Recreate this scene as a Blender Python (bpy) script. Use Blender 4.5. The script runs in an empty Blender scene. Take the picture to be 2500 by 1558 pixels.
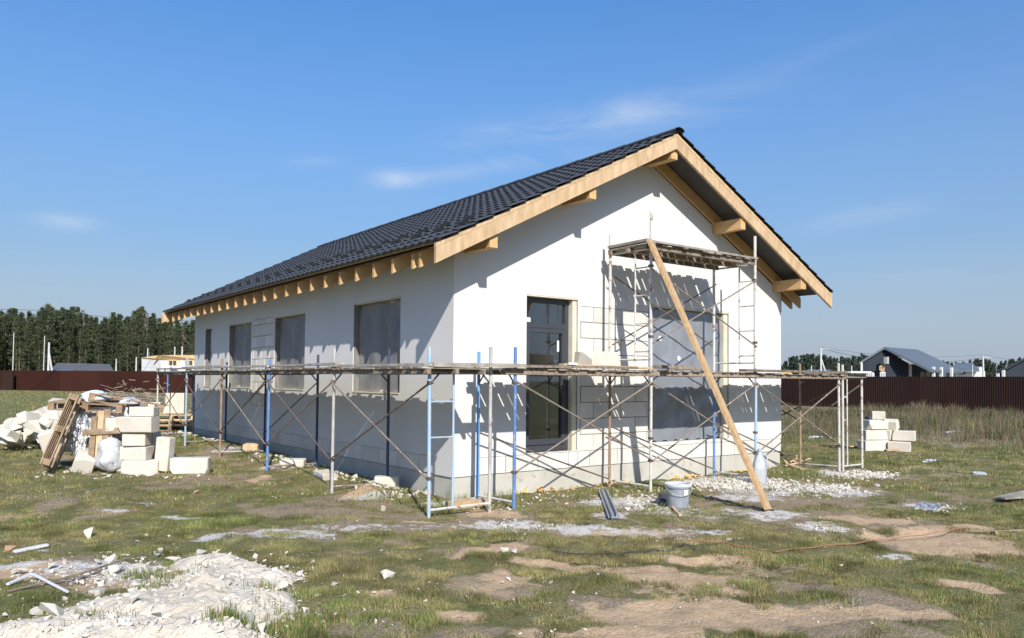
import bpy, bmesh, math, random
import numpy as np
from mathutils import Vector, Matrix
random.seed(7); rng = np.random.default_rng(7)
S = bpy.context.scene; C = S.collection

# ------------------------------------------------------------------ camera, world, sun
CAM = np.array([-5.80974, -9.06884, 1.33004]); F_PX = 1911.582; CY = 862.5
yaw, pit, rol = 0.64478, 0.03498, 0.0081
FW = np.array([math.sin(yaw)*math.cos(pit), math.cos(yaw)*math.cos(pit), math.sin(pit)])
_r = np.array([math.cos(yaw), -math.sin(yaw), 0.0]); _u = np.cross(_r, FW)
RT = math.cos(rol)*_r + math.sin(rol)*_u; UP = -math.sin(rol)*_r + math.cos(rol)*_u
cd = bpy.data.cameras.new('camera'); cam = bpy.data.objects.new('camera', cd); C.objects.link(cam)
M = Matrix(((RT[0], UP[0], -FW[0], CAM[0]), (RT[1], UP[1], -FW[1], CAM[1]), (RT[2], UP[2], -FW[2], CAM[2]), (0, 0, 0, 1)))
cam.matrix_world = M
cd.sensor_width = 36; cd.lens = F_PX/2500*36; cd.shift_y = (CY-779)/2500
cd.clip_start = .05; cd.clip_end = 3000
S.camera = cam

SUNV = Vector((0.42559, 1.0, -0.75121)).normalized()
sd = bpy.data.lights.new('sun', 'SUN'); sd.energy = 5.0; sd.angle = math.radians(.55); sd.color = (1, .955, .88)
sun = bpy.data.objects.new('sun', sd); C.objects.link(sun); sun.rotation_euler = SUNV.to_track_quat('-Z', 'Y').to_euler()
sun.location = (-20, -40, 30)
W = bpy.data.worlds.new('World'); S.world = W; W.use_nodes = True
nt = W.node_tree; nt.nodes.clear(); N = nt.nodes.new; LK = nt.links.new
out = N('ShaderNodeOutputWorld'); bg = N('ShaderNodeBackground'); bg.inputs[1].default_value = .120
sky = N('ShaderNodeTexSky'); sky.sky_type = 'NISHITA'; sky.sun_disc = False
sky.sun_elevation = math.asin(-SUNV.z); sky.sun_rotation = math.atan2(-SUNV.x, -SUNV.y)
sky.altitude = 120; sky.air_density = 1.0; sky.dust_density = .75; sky.ozone_density = 2.6
tc = N('ShaderNodeTexCoord')
# thin cirrus: wisps round a few directions of the sky
def wmath(op, a, b=None, c=None):
    m = N('ShaderNodeMath'); m.operation = op
    for i, v in enumerate((a, b, c)):
        if v is None: continue
        if isinstance(v, (int, float)): m.inputs[i].default_value = v
        else: LK(v, m.inputs[i])
    return m.outputs[0]
mp = N('ShaderNodeMapping'); mp.inputs['Scale'].default_value = (3.2, 3.2, 17); LK(tc.outputs['Generated'], mp.inputs[0])
nz = N('ShaderNodeTexNoise'); nz.inputs['Scale'].default_value = 1.6; nz.inputs['Detail'].default_value = 7; nz.inputs['Roughness'].default_value = .62; nz.inputs['Distortion'].default_value = .7
LK(mp.outputs[0], nz.inputs[0])
total = None
for d, wr, wz, amp, slope in [((.6268, .7125, .3154), .105, .016, .75, .12), ((.7112, .6236, .325), .10, .022, .30, .12), ((.4527, .8568, .2471), .028, .009, .95, .05),
                       ((.50, .83, .252), .06, .008, .45, .14), ((.1207, .9779, .171), .026, .008, .75, -.02), ((.6085, .7448, .2739), .075, .008, .5, .08),
                       ((.8584, .4759, .1917), .06, .012, .32, .1), ((.3668, .8928, .2614), .03, .007, .3, .1), ((.77, .52, .36), .12, .010, .10, .22),
                       ((.90, .40, .12), .1, .01, .25, 0), ((-.9, .2, .3), .3, .05, .5, .1), ((.2, -.9, .35), .3, .05, .5, .1)]:
    v = Vector(d).normalized(); t = Vector((v.y, -v.x, 0)).normalized(); up = t.cross(v)
    dt = N('ShaderNodeVectorMath'); dt.operation = 'DOT_PRODUCT'; LK(tc.outputs['Generated'], dt.inputs[0]); dt.inputs[1].default_value = t
    du = N('ShaderNodeVectorMath'); du.operation = 'DOT_PRODUCT'; LK(tc.outputs['Generated'], du.inputs[0]); du.inputs[1].default_value = up
    df = N('ShaderNodeVectorMath'); df.operation = 'DOT_PRODUCT'; LK(tc.outputs['Generated'], df.inputs[0]); df.inputs[1].default_value = v
    a = wmath('MULTIPLY', dt.outputs['Value'], 1/wr)
    b = wmath('MULTIPLY', wmath('SUBTRACT', du.outputs['Value'], wmath('MULTIPLY', dt.outputs['Value'], slope)), 1/wz)
    q = wmath('ADD', wmath('MULTIPLY', a, a), wmath('MULTIPLY', b, b))
    g = wmath('MULTIPLY', wmath('POWER', 2.718, wmath('MULTIPLY', q, -.8)), amp)
    g = wmath('MULTIPLY', g, wmath('GREATER_THAN', df.outputs['Value'], 0.0))
    total = g if total is None else wmath('ADD', total, g)
rmp = N('ShaderNodeMapRange'); rmp.inputs[1].default_value = .36; rmp.inputs[2].default_value = .74; LK(nz.outputs[0], rmp.inputs[0])
cl = wmath('MULTIPLY', wmath('MULTIPLY', total, rmp.outputs[0]), .62); clm = N('ShaderNodeClamp'); LK(cl, clm.inputs[0])
mx = N('ShaderNodeMixRGB'); LK(clm.outputs[0], mx.inputs[0])
hs = N('ShaderNodeHueSaturation'); hs.inputs['Saturation'].default_value = 1.78; hs.inputs['Hue'].default_value = .505; hs.inputs['Value'].default_value = 1.42; LK(sky.outputs[0], hs.inputs['Color'])
# the dusty band of air low over the horizon is greyer and dimmer than the clean-air model
sep = N('ShaderNodeSeparateXYZ'); LK(tc.outputs['Generated'], sep.inputs[0])
hz_ = wmath('MULTIPLY', wmath('POWER', 2.718, wmath('MULTIPLY', wmath('POWER', wmath('MULTIPLY', wmath('MAXIMUM', sep.outputs[2], 0.0), 2.55), 1.55), -1.0)), .97)
hm = N('ShaderNodeMixRGB'); LK(hz_, hm.inputs[0]); LK(hs.outputs[0], hm.inputs[1]); hm.inputs[2].default_value = (2.65, 3.12, 3.9, 1)
LK(hm.outputs[0], mx.inputs[1]); mx.inputs[2].default_value = (5.4, 5.8, 6.4, 1)
LK(mx.outputs[0], bg.inputs[0]); LK(bg.outputs[0], out.inputs[0])
S.render.engine = 'CYCLES'
S.view_settings.view_transform = 'Standard'; S.view_settings.look = 'None'; S.view_settings.gamma = 1; S.view_settings.use_curve_mapping = False
S.view_settings.exposure = 0.27

# ------------------------------------------------------------------ helpers
def vnoise(x, y, seed=0):
    xi = np.floor(x).astype(np.int64); yi = np.floor(y).astype(np.int64); fx = x-xi; fy = y-yi
    fx = fx*fx*(3-2*fx); fy = fy*fy*(3-2*fy)
    def hsh(a, b):
        n = (a*374761393 + b*668265263 + seed*2147483) & 0xffffffff
        n = ((n ^ (n >> 13))*1274126177) & 0xffffffff
        return ((n ^ (n >> 16)) & 0xffff)/65535.0
    return (hsh(xi, yi)*(1-fx)+hsh(xi+1, yi)*fx)*(1-fy) + (hsh(xi, yi+1)*(1-fx)+hsh(xi+1, yi+1)*fx)*fy
def fbm(x, y, sc, oct=4, seed=0):
    s = 0; a = .5; t = 0
    for i in range(oct): s = s+a*vnoise(x*sc+17.3*i, y*sc-9.1*i, seed+i); t += a; a *= .5; sc *= 2.03
    return s/t
def hgt(x, y):
    x = np.asarray(x, float); y = np.asarray(y, float)
    z = -.30 + .0125*np.clip(y, 0, 14)*np.clip((20-x)/20, 0, 1)
    z = z + .06*(fbm(x, y, .35, 3, 5)-.5) + .035*(fbm(x, y, 1.7, 3, 9)-.5)
    # soil thrown up beside the side wall
    z = z + .07*np.exp(-((x+.55)/.35)**2)*np.clip(y-.2, 0, 1)*(y < 13)
    return z
def ray(u, v):
    d = FW*F_PX + RT*(u-1250) - UP*(v-CY); return d/np.linalg.norm(d)
def gnd(u, v, dz=0.0):
    d = ray(u, v); z = -.28
    for _ in range(6):
        t = (z-CAM[2])/d[2]; P = CAM+t*d; z = float(hgt(P[0], P[1]))
    return np.array([P[0], P[1], z+dz])
def at(u, v, D):
    d = ray(u, v); return CAM + d*(D/float(d@FW))
def depth(P): return float((np.asarray(P)-CAM)@FW)
RH = np.array([math.cos(yaw), -math.sin(yaw), 0]); FH = np.array([math.sin(yaw), math.cos(yaw), 0])

class MB:
    def __init__(s): s.v = []; s.f = []
    def add(s, vs, fs):
        o = len(s.v); s.v += [tuple(map(float, q)) for q in vs]; s.f += [tuple(i+o for i in f) for f in fs]; return s
    def box(s, x0, x1, y0, y1, z0, z1):
        return s.add([(x0, y0, z0), (x1, y0, z0), (x1, y1, z0), (x0, y1, z0), (x0, y0, z1), (x1, y0, z1), (x1, y1, z1), (x0, y1, z1)],
                     [(0, 3, 2, 1), (4, 5, 6, 7), (0, 1, 5, 4), (1, 2, 6, 5), (2, 3, 7, 6), (3, 0, 4, 7)])
    def bar(s, p, q, w, h, up=(0, 0, 1)):
        p = Vector(p); q = Vector(q); a = (q-p).normalized(); up = Vector(up)
        x = a.cross(up)
        if x.length < 1e-4: x = a.cross(Vector((0, 1, 0)))
        x.normalize(); y = x.cross(a)
        vs = []
        for e in (p, q):
            for i, j in ((-1, -1), (1, -1), (1, 1), (-1, 1)): vs.append(e + x*i*w/2 + y*j*h/2)
        return s.add(vs, [(0, 1, 2, 3), (7, 6, 5, 4), (0, 4, 5, 1), (1, 5, 6, 2), (2, 6, 7, 3), (3, 7, 4, 0)])
    def tube(s, p, q, r, n=8, r2=None):
        p = Vector(p); q = Vector(q); a = (q-p).normalized(); x = a.orthogonal().normalized(); y = a.cross(x); r2 = r if r2 is None else r2
        vs = []
        for e, rr in ((p, r), (q, r2)):
            for k in range(n): t = 2*math.pi*k/n; vs.append(e + x*math.cos(t)*rr + y*math.sin(t)*rr)
        return s.add(vs, [(k, k+n, (k+1) % n+n, (k+1) % n) for k in range(n)] + [tuple(range(n)), tuple(range(2*n-1, n-1, -1))])
    def path(s, pts, r, n=6):
        for a, b in zip(pts[:-1], pts[1:]): s.tube(a, b, r, n)
        return s
    def prism(s, poly, vec):
        n = len(poly); vec = Vector(vec); P = [Vector(q) for q in poly]
        return s.add(P+[q+vec for q in P], [tuple(range(n-1, -1, -1)), tuple(range(n, 2*n))] + [(i, (i+1) % n, (i+1) % n+n, i+n) for i in range(n)])
    def lathe(s, prof, n=24):
        vs = []; fs = []
        for r, z in prof:
            for k in range(n): t = 2*math.pi*k/n; vs.append((r*math.cos(t), r*math.sin(t), z))
        for i in range(len(prof)-1):
            for k in range(n): fs.append((i*n+k, i*n+(k+1) % n, (i+1)*n+(k+1) % n, (i+1)*n+k))
        return s.add(vs, fs)
    def mesh(s, name, m=None, smooth=False, fixn=True):
        me = bpy.data.meshes.new(name); me.from_pydata(s.v, [], s.f); 
        if m: me.materials.append(m)
        if fixn:
            bm = bmesh.new(); bm.from_mesh(me); bmesh.ops.recalc_face_normals(bm, faces=bm.faces); bm.to_mesh(me); bm.free()
        if smooth: me.shade_smooth()
        me.update(); return me
def obj(name, me, parent=None, loc=(0, 0, 0), rot=None, scale=None, m=None, **kw):
    if isinstance(me, MB): me = me.mesh(name, m, kw.pop('smooth', False))
    o = bpy.data.objects.new(name, me); C.objects.link(o)
    if parent: o.parent = parent
    o.location = loc
    if rot is not None:
        if isinstance(rot, (int, float)): o.rotation_euler = (0, 0, rot)
        else: o.rotation_euler = rot
    if scale is not None: o.scale = scale if hasattr(scale, '__len__') else (scale,)*3
    for k, v in kw.items():
        if v is not None: o[k] = v
    return o
def tag(o, label, cat, group=None):
    o['label'] = label; o['category'] = cat
    if group: o['group'] = group
    return o
def thing(name, label, cat, loc=(0, 0, 0), rot=None, group=None):
    o = obj(name, None, None, loc, rot); return tag(o, label, cat, group)
def npmesh(name, verts, faces, m, col=None, smooth=False):
    """verts (n,3), faces (k,3|4) numpy"""
    me = bpy.data.meshes.new(name); n = len(verts); k, w = faces.shape
    me.vertices.add(n); me.vertices.foreach_set('co', np.ascontiguousarray(verts, dtype=np.float32).ravel())
    me.loops.add(k*w); me.loops.foreach_set('vertex_index', np.ascontiguousarray(faces, dtype=np.int32).ravel())
    me.polygons.add(k); me.polygons.foreach_set('loop_start', np.arange(0, k*w, w, dtype=np.int32))
    me.polygons.foreach_set('loop_total', np.full(k, w, dtype=np.int32))
    me.update(calc_edges=True)
    if m: me.materials.append(m)
    if col is not None:
        for nm, a in (col.items() if isinstance(col, dict) else [('Col', col)]):
            at_ = me.color_attributes.new(nm, 'FLOAT_COLOR', 'POINT')
            c4 = np.ones((n, 4), np.float32); c4[:, :3] = a; at_.data.foreach_set('color', c4.ravel())
    if smooth: me.shade_smooth()
    else: me.shade_flat()
    return me

# ------------------------------------------------------------------ materials
def mat(name, c1, c2=None, scale=3, rough=.8, bump=.0, bscale=40, metallic=0, stretch=(1, 1, 1), rnd=0, spots=None, spec=.3, detail=6, coat=0):
    m = bpy.data.materials.new(name); m.use_nodes = True; t = m.node_tree; P = t.nodes['Principled BSDF']
    P.inputs['Roughness'].default_value = rough; P.inputs['Metallic'].default_value = metallic; P.inputs['Specular IOR Level'].default_value = spec
    if coat: P.inputs['Coat Weight'].default_value = coat
    tc = t.nodes.new('ShaderNodeTexCoord'); mp = t.nodes.new('ShaderNodeMapping'); mp.inputs['Scale'].default_value = stretch
    t.links.new(tc.outputs['Object'], mp.inputs[0])
    oi = t.nodes.new('ShaderNodeObjectInfo')
    vadd = t.nodes.new('ShaderNodeVectorMath'); vadd.operation = 'ADD'; t.links.new(mp.outputs[0], vadd.inputs[0])
    sc = t.nodes.new('ShaderNodeVectorMath'); sc.operation = 'SCALE'; sc.inputs['Scale'].default_value = 37 if rnd else 0
    cmb = t.nodes.new('ShaderNodeCombineXYZ'); t.links.new(oi.outputs['Random'], cmb.inputs[0]); t.links.new(oi.outputs['Random'], cmb.inputs[1])
    t.links.new(cmb.outputs[0], sc.inputs[0]); t.links.new(sc.outputs[0], vadd.inputs[1])
    vec = vadd.outputs[0]
    col = None
    n1 = t.nodes.new('ShaderNodeTexNoise'); n1.inputs['Scale'].default_value = scale; n1.inputs['Detail'].default_value = detail; t.links.new(vec, n1.inputs[0])
    r = t.nodes.new('ShaderNodeMapRange'); r.inputs[1].default_value = .33; r.inputs[2].default_value = .67; t.links.new(n1.outputs[0], r.inputs[0])
    mx = t.nodes.new('ShaderNodeMixRGB'); t.links.new(r.outputs[0], mx.inputs[0])
    mx.inputs[1].default_value = (*c1, 1); mx.inputs[2].default_value = (*(c2 or c1), 1); col = mx.outputs[0]
    if spots:
        sc_, thr, c3 = spots
        n2 = t.nodes.new('ShaderNodeTexNoise'); n2.inputs['Scale'].default_value = sc_; n2.inputs['Detail'].default_value = 8; n2.inputs['Roughness'].default_value = .65; t.links.new(vec, n2.inputs[0])
        r2 = t.nodes.new('ShaderNodeMapRange'); r2.inputs[1].default_value = thr-.03; r2.inputs[2].default_value = thr+.03; t.links.new(n2.outputs[0], r2.inputs[0])
        m2 = t.nodes.new('ShaderNodeMixRGB'); t.links.new(r2.outputs[0], m2.inputs[0]); t.links.new(col, m2.inputs[1]); m2.inputs[2].default_value = (*c3, 1); col = m2.outputs[0]
    if rnd:
        h = t.nodes.new('ShaderNodeHueSaturation'); mr = t.nodes.new('ShaderNodeMapRange'); mr.inputs[3].default_value = 1-rnd; mr.inputs[4].default_value = 1+rnd
        t.links.new(oi.outputs['Random'], mr.inputs[0]); t.links.new(mr.outputs[0], h.inputs['Value']); t.links.new(col, h.inputs['Color']); col = h.outputs[0]
    t.links.new(col, P.inputs['Base Color'])
    if bump:
        b = t.nodes.new('ShaderNodeBump'); b.inputs['Strength'].default_value = 1; b.inputs['Distance'].default_value = bump
        n3 = t.nodes.new('ShaderNodeTexNoise'); n3.inputs['Scale'].default_value = bscale; n3.inputs['Detail'].default_value = 5; t.links.new(vec, n3.inputs[0])
        t.links.new(n3.outputs[0], b.inputs['Height']); t.links.new(b.outputs[0], P.inputs['Normal'])
    return m
m_plaster = mat('white_plaster', (.655, .642, .615), (.62, .608, .583), 1.1, .92, .0012, 60, spots=(2.3, .70, (.565, .553, .53)))
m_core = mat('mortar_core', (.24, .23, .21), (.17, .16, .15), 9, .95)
m_block = mat('aerated_block', (.68, .65, .60), (.61, .58, .52), 5, .95, .0015, 90, rnd=.09, spots=(11, .68, (.60, .55, .47)))
m_blockraw = mat('raw_block', (.62, .58, .50), (.54, .495, .41), 3.5, .95, .004, 45, rnd=.07, spots=(6, .66, (.43, .37, .28)))
m_plinth = mat('plinth_concrete', (.52, .50, .44), (.44, .42, .365), 3, .95, .002, 40, spots=(5, .62, (.36, .34, .29)))
m_concrete = mat('interior_concrete', (.26, .26, .25), (.2, .2, .19), 2, .95)
m_pine = mat('new_pine', (.64, .42, .21), (.52, .31, .13), 7, .72, .0008, 70, stretch=(1, 1, 9), rnd=.07, spots=(5, .69, (.40, .22, .10)))
m_pineb = mat('fascia_pine', (.60, .435, .27), (.44, .30, .165), 3.0, .72, .0015, 60, stretch=(4, 1, 1), rnd=.05, spots=(2.6, .665, (.33, .20, .10)))
m_plankn = mat('leaning_plank_pine', (.58, .40, .22), (.40, .25, .12), 5, .7, .0015, 60, stretch=(7, 7, .9), spots=(3.0, .64, (.30, .17, .08)))
m_old = mat('weathered_wood', (.33, .27, .205), (.15, .115, .085), 6, .9, .002, 50, stretch=(3, 3, 3), rnd=.3)
m_oldg = mat('grey_weathered_wood', (.42, .385, .33), (.25, .215, .175), 6, .9, .002, 50, rnd=.22)
m_pallet = mat('pallet_wood', (.36, .26, .165), (.21, .145, .09), 7, .9, .002, 50, rnd=.22)
m_palletl = mat('light_pallet_wood', (.62, .45, .27), (.45, .30, .17), 7, .85, .002, 50, rnd=.18)
m_tile = mat('roof_tile_metal', (.052, .053, .056), (.062, .063, .066), 1.3, .6, 0, spec=.35)
m_dark = mat('roof_underlay', (.085, .082, .08), (.07, .068, .066), 2, .9)
m_frame = mat('anthracite_frame', (.045, .05, .058), (.05, .055, .064), 2, .4, spec=.5)
m_foam = mat('reveal_foam', (.66, .62, .50), (.55, .50, .38), 4, .9)
m_yfoam = mat('yellow_foam', (.74, .52, .22), (.62, .42, .16), 14, .9, .004, 60)
m_white = mat('white_sticker', (.66, .67, .67))
def paint(n, a, b, rust=(.20, .10, .055), thr=.60, sc=9): return mat(n, a, b, 6, .55, .0006, 60, spots=(sc, thr, rust), spec=.4, rnd=.05)
p_lblue = paint('worn_light_blue_paint', (.26, .42, .58), (.38, .48, .56), (.42, .42, .40), .56)
p_blue = paint('blue_paint', (.09, .18, .42), (.12, .25, .50), (.34, .36, .38), .63)
p_navy = paint('dark_blue_paint', (.035, .06, .14), (.05, .07, .11), (.09, .06, .045), .58)
p_bright = paint('bright_blue_paint', (.10, .28, .60), (.15, .36, .64), (.6, .6, .56), .66)
p_grey = paint('galvanised_grey_paint', (.48, .47, .44), (.36, .35, .33), (.26, .18, .12), .62)
p_white = paint('chipped_white_paint', (.60, .58, .53), (.50, .48, .43), (.26, .17, .11), .60)
p_rust = paint('rusty_steel', (.36, .25, .18), (.22, .145, .10), (.60, .54, .46), .64)
p_brace = paint('brown_brace_paint', (.27, .215, .17), (.17, .135, .11), (.48, .43, .36), .60, 12)
p_braced = paint('dark_brace_paint', (.11, .085, .075), (.16, .12, .10), (.30, .24, .19), .62, 12)

def glassy(name, diff, f_t, rough, tint=(1, 1, 1), spec_w=1.0, streak=0):
    """a pane or film: part see-through, part diffuse, with a Fresnel sheen"""
    m = bpy.data.materials.new(name); m.use_nodes = True; t = m.node_tree; t.nodes.clear(); n = t.nodes.new; l = t.links.new
    o = n('ShaderNodeOutputMaterial'); tr = n('ShaderNodeBsdfTransparent'); tr.inputs[0].default_value = (*tint, 1)
    df = n('ShaderNodeBsdfDiffuse'); df.inputs[0].default_value = (*diff, 1)
    gl = n('ShaderNodeBsdfGlossy'); gl.inputs['Roughness'].default_value = rough
    mx = n('ShaderNodeMixShader'); mx.inputs[0].default_value = f_t; l(tr.outputs[0], mx.inputs[2]); l(df.outputs[0], mx.inputs[1])
    fr = n('ShaderNodeFresnel'); fr.inputs[0].default_value = 1.5; mu = n('ShaderNodeMath'); mu.operation = 'MULTIPLY'; mu.inputs[1].default_value = spec_w; l(fr.outputs[0], mu.inputs[0])
    m2 = n('ShaderNodeMixShader'); l(mu.outputs[0], m2.inputs[0]); l(mx.outputs[0], m2.inputs[1]); l(gl.outputs[0], m2.inputs[2]); l(m2.outputs[0], o.inputs[0])
    if streak:
        tc = n('ShaderNodeTexCoord'); mp = n('ShaderNodeMapping'); mp.inputs['Scale'].default_value = (2.2, 2.2, .9); l(tc.outputs['Object'], mp.inputs[0])
        nz = n('ShaderNodeTexNoise'); nz.inputs['Scale'].default_value = 2.2; nz.inputs['Detail'].default_value = 7; nz.inputs['Distortion'].default_value = .8; l(mp.outputs[0], nz.inputs[0])
        r = n('ShaderNodeMapRange'); r.inputs[1].default_value = .3; r.inputs[2].default_value = .7; r.inputs[3].default_value = f_t-streak; r.inputs[4].default_value = f_t+streak; l(nz.outputs[0], r.inputs[0]); l(r.outputs[0], mx.inputs[0])
        b = n('ShaderNodeBump'); b.inputs['Distance'].default_value = .02; b.inputs['Distance'].default_value = .012; l(nz.outputs[0], b.inputs['Height']); l(b.outputs[0], df.inputs['Normal']); l(b.outputs[0], gl.inputs['Normal'])
    return m
m_film = glassy('window_film', (.30, .295, .29), .28, .35, spec_w=.45, streak=.12)
m_bigfilm = glassy('blue_grey_film', (.31, .335, .375), .30, .10, spec_w=1.6, streak=.09)
m_glass = glassy('dark_glass', (.02, .02, .02), .94, .01, (.82, .86, .88), 2.2)
m_wrap = glassy('clear_wrap', (.78, .80, .83), .32, .22, streak=.2)
m_bottle = glassy('bottle_plastic', (.72, .76, .80), .5, .12)

# ground material: colours by painted attribute (soil, grass thatch, sand, chalk) with fine breakup
m_ground = bpy.data.materials.new('ground_soil'); m_ground.use_nodes = True
t = m_ground.node_tree; P = t.nodes['Principled BSDF']; P.inputs['Roughness'].default_value = .95; P.inputs['Specular IOR Level'].default_value = .1
n = t.nodes.new; l = t.links.new
tcg = n('ShaderNodeTexCoord'); ca = n('ShaderNodeVertexColor'); ca.layer_name = 'Col'; sp = n('ShaderNodeSeparateColor'); l(ca.outputs[0], sp.inputs[0])
def gn(scale, det=8, rough=.65):
    q = n('ShaderNodeTexNoise'); q.inputs['Scale'].default_value = scale; q.inputs['Detail'].default_value = det; q.inputs['Roughness'].default_value = rough; l(tcg.outputs['Object'], q.inputs[0]); return q.outputs[0]
def gmix(f, a, b):
    q = n('ShaderNodeMixRGB'); 
    for i, v in ((0, f), (1, a), (2, b)):
        if isinstance(v, tuple): q.inputs[i].default_value = (*v, 1)
        elif isinstance(v, float): q.inputs[i].default_value = v
        else: l(v, q.inputs[i])
    return q.outputs[0]
def gth(val, noise, amp=.8, lo=.42, hi=.58):
    a = n('ShaderNodeMath'); a.operation = 'MULTIPLY_ADD'; l(noise, a.inputs[0]); a.inputs[1].default_value = amp
    b = n('ShaderNodeMath'); b.operation = 'SUBTRACT'; l(val, b.inputs[0]); b.inputs[1].default_value = amp/2; l(b.outputs[0], a.inputs[2])
    r = n('ShaderNodeMapRange'); r.inputs[1].default_value = lo; r.inputs[2].default_value = hi; l(a.outputs[0], r.inputs[0]); return r.outputs[0]
def grange(v, a, b, c=0., d=1.):
    r = n('ShaderNodeMapRange'); r.inputs[1].default_value = a; r.inputs[2].default_value = b; r.inputs[3].default_value = c; r.inputs[4].default_value = d; l(v, r.inputs[0]); return r.outputs[0]
nf, nm, nb = gn(38), gn(9), gn(1.3)
soil = gmix(grange(nf, .38, .62), gmix(grange(nb, .4, .6), (.17, .13, .085), (.26, .20, .13)), (.38, .30, .20))
thatch = gmix(grange(nf, .38, .62), (.11, .105, .042), (.31, .26, .13))
thatch = gmix(grange(nb, .4, .62), thatch, gmix(grange(nm, .38, .62), (.10, .12, .038), (.17, .165, .065)))
c0 = gmix(gth(gth(sp.outputs[1], nm, .9, .25, .75), nf, 1.3, .35, .65), soil, thatch)
sandc = gmix(grange(nm, .35, .65), (.60, .425, .26), (.44, .32, .20))
c0 = gmix(gth(sp.outputs[0], nm, 1.0), c0, sandc)
chalk = gmix(grange(nf, .35, .65), (.70, .67, .62), (.52, .48, .42))
c0 = gmix(gth(gth(sp.outputs[2], nm, 1.2, .30, .75), nf, 1.5, .40, .62), c0, chalk)
l(c0, P.inputs['Base Color'])
bp = n('ShaderNodeBump'); bp.inputs['Distance'].default_value = .03; bp.inputs['Strength'].default_value = .9
ad = n('ShaderNodeMath'); l(nf, ad.inputs[0]); l(nm, ad.inputs[1]); l(ad.outputs[0], bp.inputs['Height']); l(bp.outputs[0], P.inputs['Normal'])

m_grass = bpy.data.materials.new('grass_blades'); m_grass.use_nodes = True
t = m_grass.node_tree; P = t.nodes['Principled BSDF']; P.inputs['Roughness'].default_value = .7; P.inputs['Specular IOR Level'].default_value = .2
vc = t.nodes.new('ShaderNodeVertexColor'); vc.layer_name = 'Col'; t.links.new(vc.outputs[0], P.inputs['Base Color'])
trn = t.nodes.new('ShaderNodeBsdfTranslucent'); t.links.new(vc.outputs[0], trn.inputs[0]); ms = t.nodes.new('ShaderNodeMixShader'); ms.inputs[0].default_value = .25
t.links.new(P.outputs[0], ms.inputs[1]); t.links.new(trn.outputs[0], ms.inputs[2]); t.links.new(ms.outputs[0], t.nodes['Material Output'].inputs[0])

# ------------------------------------------------------------------ ground
# patches given by where they lie on the plot: centre, half sizes in metres across and along the view
def patch(u, v, hw, hh, amp=1.):
    c = gnd(u, v); D = depth(c); H = CAM[2]-c[2]
    return (c[0], c[1], hw*D/F_PX, hh*D*D/(F_PX*H), amp)
def field(x, y, ps, warp=.35, seed=1):
    wx = x + warp*((fbm(x, y, 1.1, 4, seed)-.5)*2+(fbm(x, y, 5, 3, seed+7)-.5)*.6); wy = y + warp*((fbm(x, y, 1.1, 4, seed+20)-.5)*2+(fbm(x, y, 5, 3, seed+9)-.5)*.6)
    m = np.zeros_like(x)
    for cx, cy, a, b, amp in ps:
        dx = wx-cx; dy = wy-cy; s = dx*RH[0]+dy*RH[1]; f = dx*FH[0]+dy*FH[1]
        m = np.maximum(m, amp*np.clip((1.55-np.sqrt((s/a)**2+(f/b)**2))*1.05, 0, 1))
    return m
SAND = [patch(*q) for q in [(1230, 1338, 95, 9), (1420, 1365, 120, 12), (1570, 1385, 90, 18), (1700, 1420, 120, 20), (1780, 1365, 90, 9), (2330, 1322, 150, 26), (2200, 1308, 90, 10),
    (1720, 1490, 230, 26), (1640, 1545, 170, 22), (1960, 1510, 200, 28), (2150, 1500, 110, 20), (955, 1452, 55, 11), (2460, 1440, 60, 18), (1560, 1300, 90, 8), (2100, 1270, 100, 8), (1210, 1262, 60, 9),
    (1110, 1480, 60, 10, .7), (1010, 1270, 40, 5), (900, 1195, 45, 10), (620, 1165, 30, 8), (2440, 1292, 60, 6), (60, 1400, 140, 20, .8), (250, 1430, 110, 25, .8), (1290, 1430, 70, 16, .6), (1330, 1540, 90, 14, .6), (370, 1130, 30, 6, .8)]]
CHALK = [patch(*q) for q in [(575, 1308, 65, 11), (700, 1300, 130, 14, .72), (900, 1290, 180, 12, .6), (1250, 1282, 110, 14, .85), (1450, 1290, 120, 14, .66), (1530, 1225, 110, 16, .85), (1700, 1250, 170, 18, .62), (1800, 1182, 150, 20, .95), (1950, 1195, 160, 16, .9), (2090, 1158, 90, 10, 1.),
    (2010, 1288, 55, 12, .95), (1900, 1260, 90, 14, .62), (2290, 1240, 60, 8, 1), (260, 1248, 80, 4, .8), (440, 1266, 70, 5, .95), (345, 1228, 50, 6, .7), (60, 1345, 70, 6, .8), (40, 1380, 60, 8, .8), (200, 1392, 160, 26, .7), (330, 1400, 110, 30, .85), (2200, 1358, 60, 6, .7),
    (1640, 1300, 160, 14, .55), (1500, 1260, 60, 10, .8), (2350, 1370, 60, 8, .7), (900, 1210, 110, 6, .7), (560, 1095, 60, 5, .8), (700, 1135, 60, 5, .9), (240, 1100, 160, 20, .6), (1120, 1230, 60, 8, .8), (1830, 1215, 110, 10, .7)]]
BARE = [patch(*q) for q in [(1250, 1430, 260, 30, .55), (900, 1240, 260, 20, .6), (1500, 1260, 330, 26, .72), (1900, 1230, 330, 30, .75), (700, 1180, 160, 18, .45), (2100, 1480, 330, 40, .6), (1150, 1285, 160, 20, .6), (500, 1180, 130, 12, .5), (150, 1420, 220, 45, .8), (1400, 1520, 160, 26, .6), (1750, 1460, 300, 60, .8)]]
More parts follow.
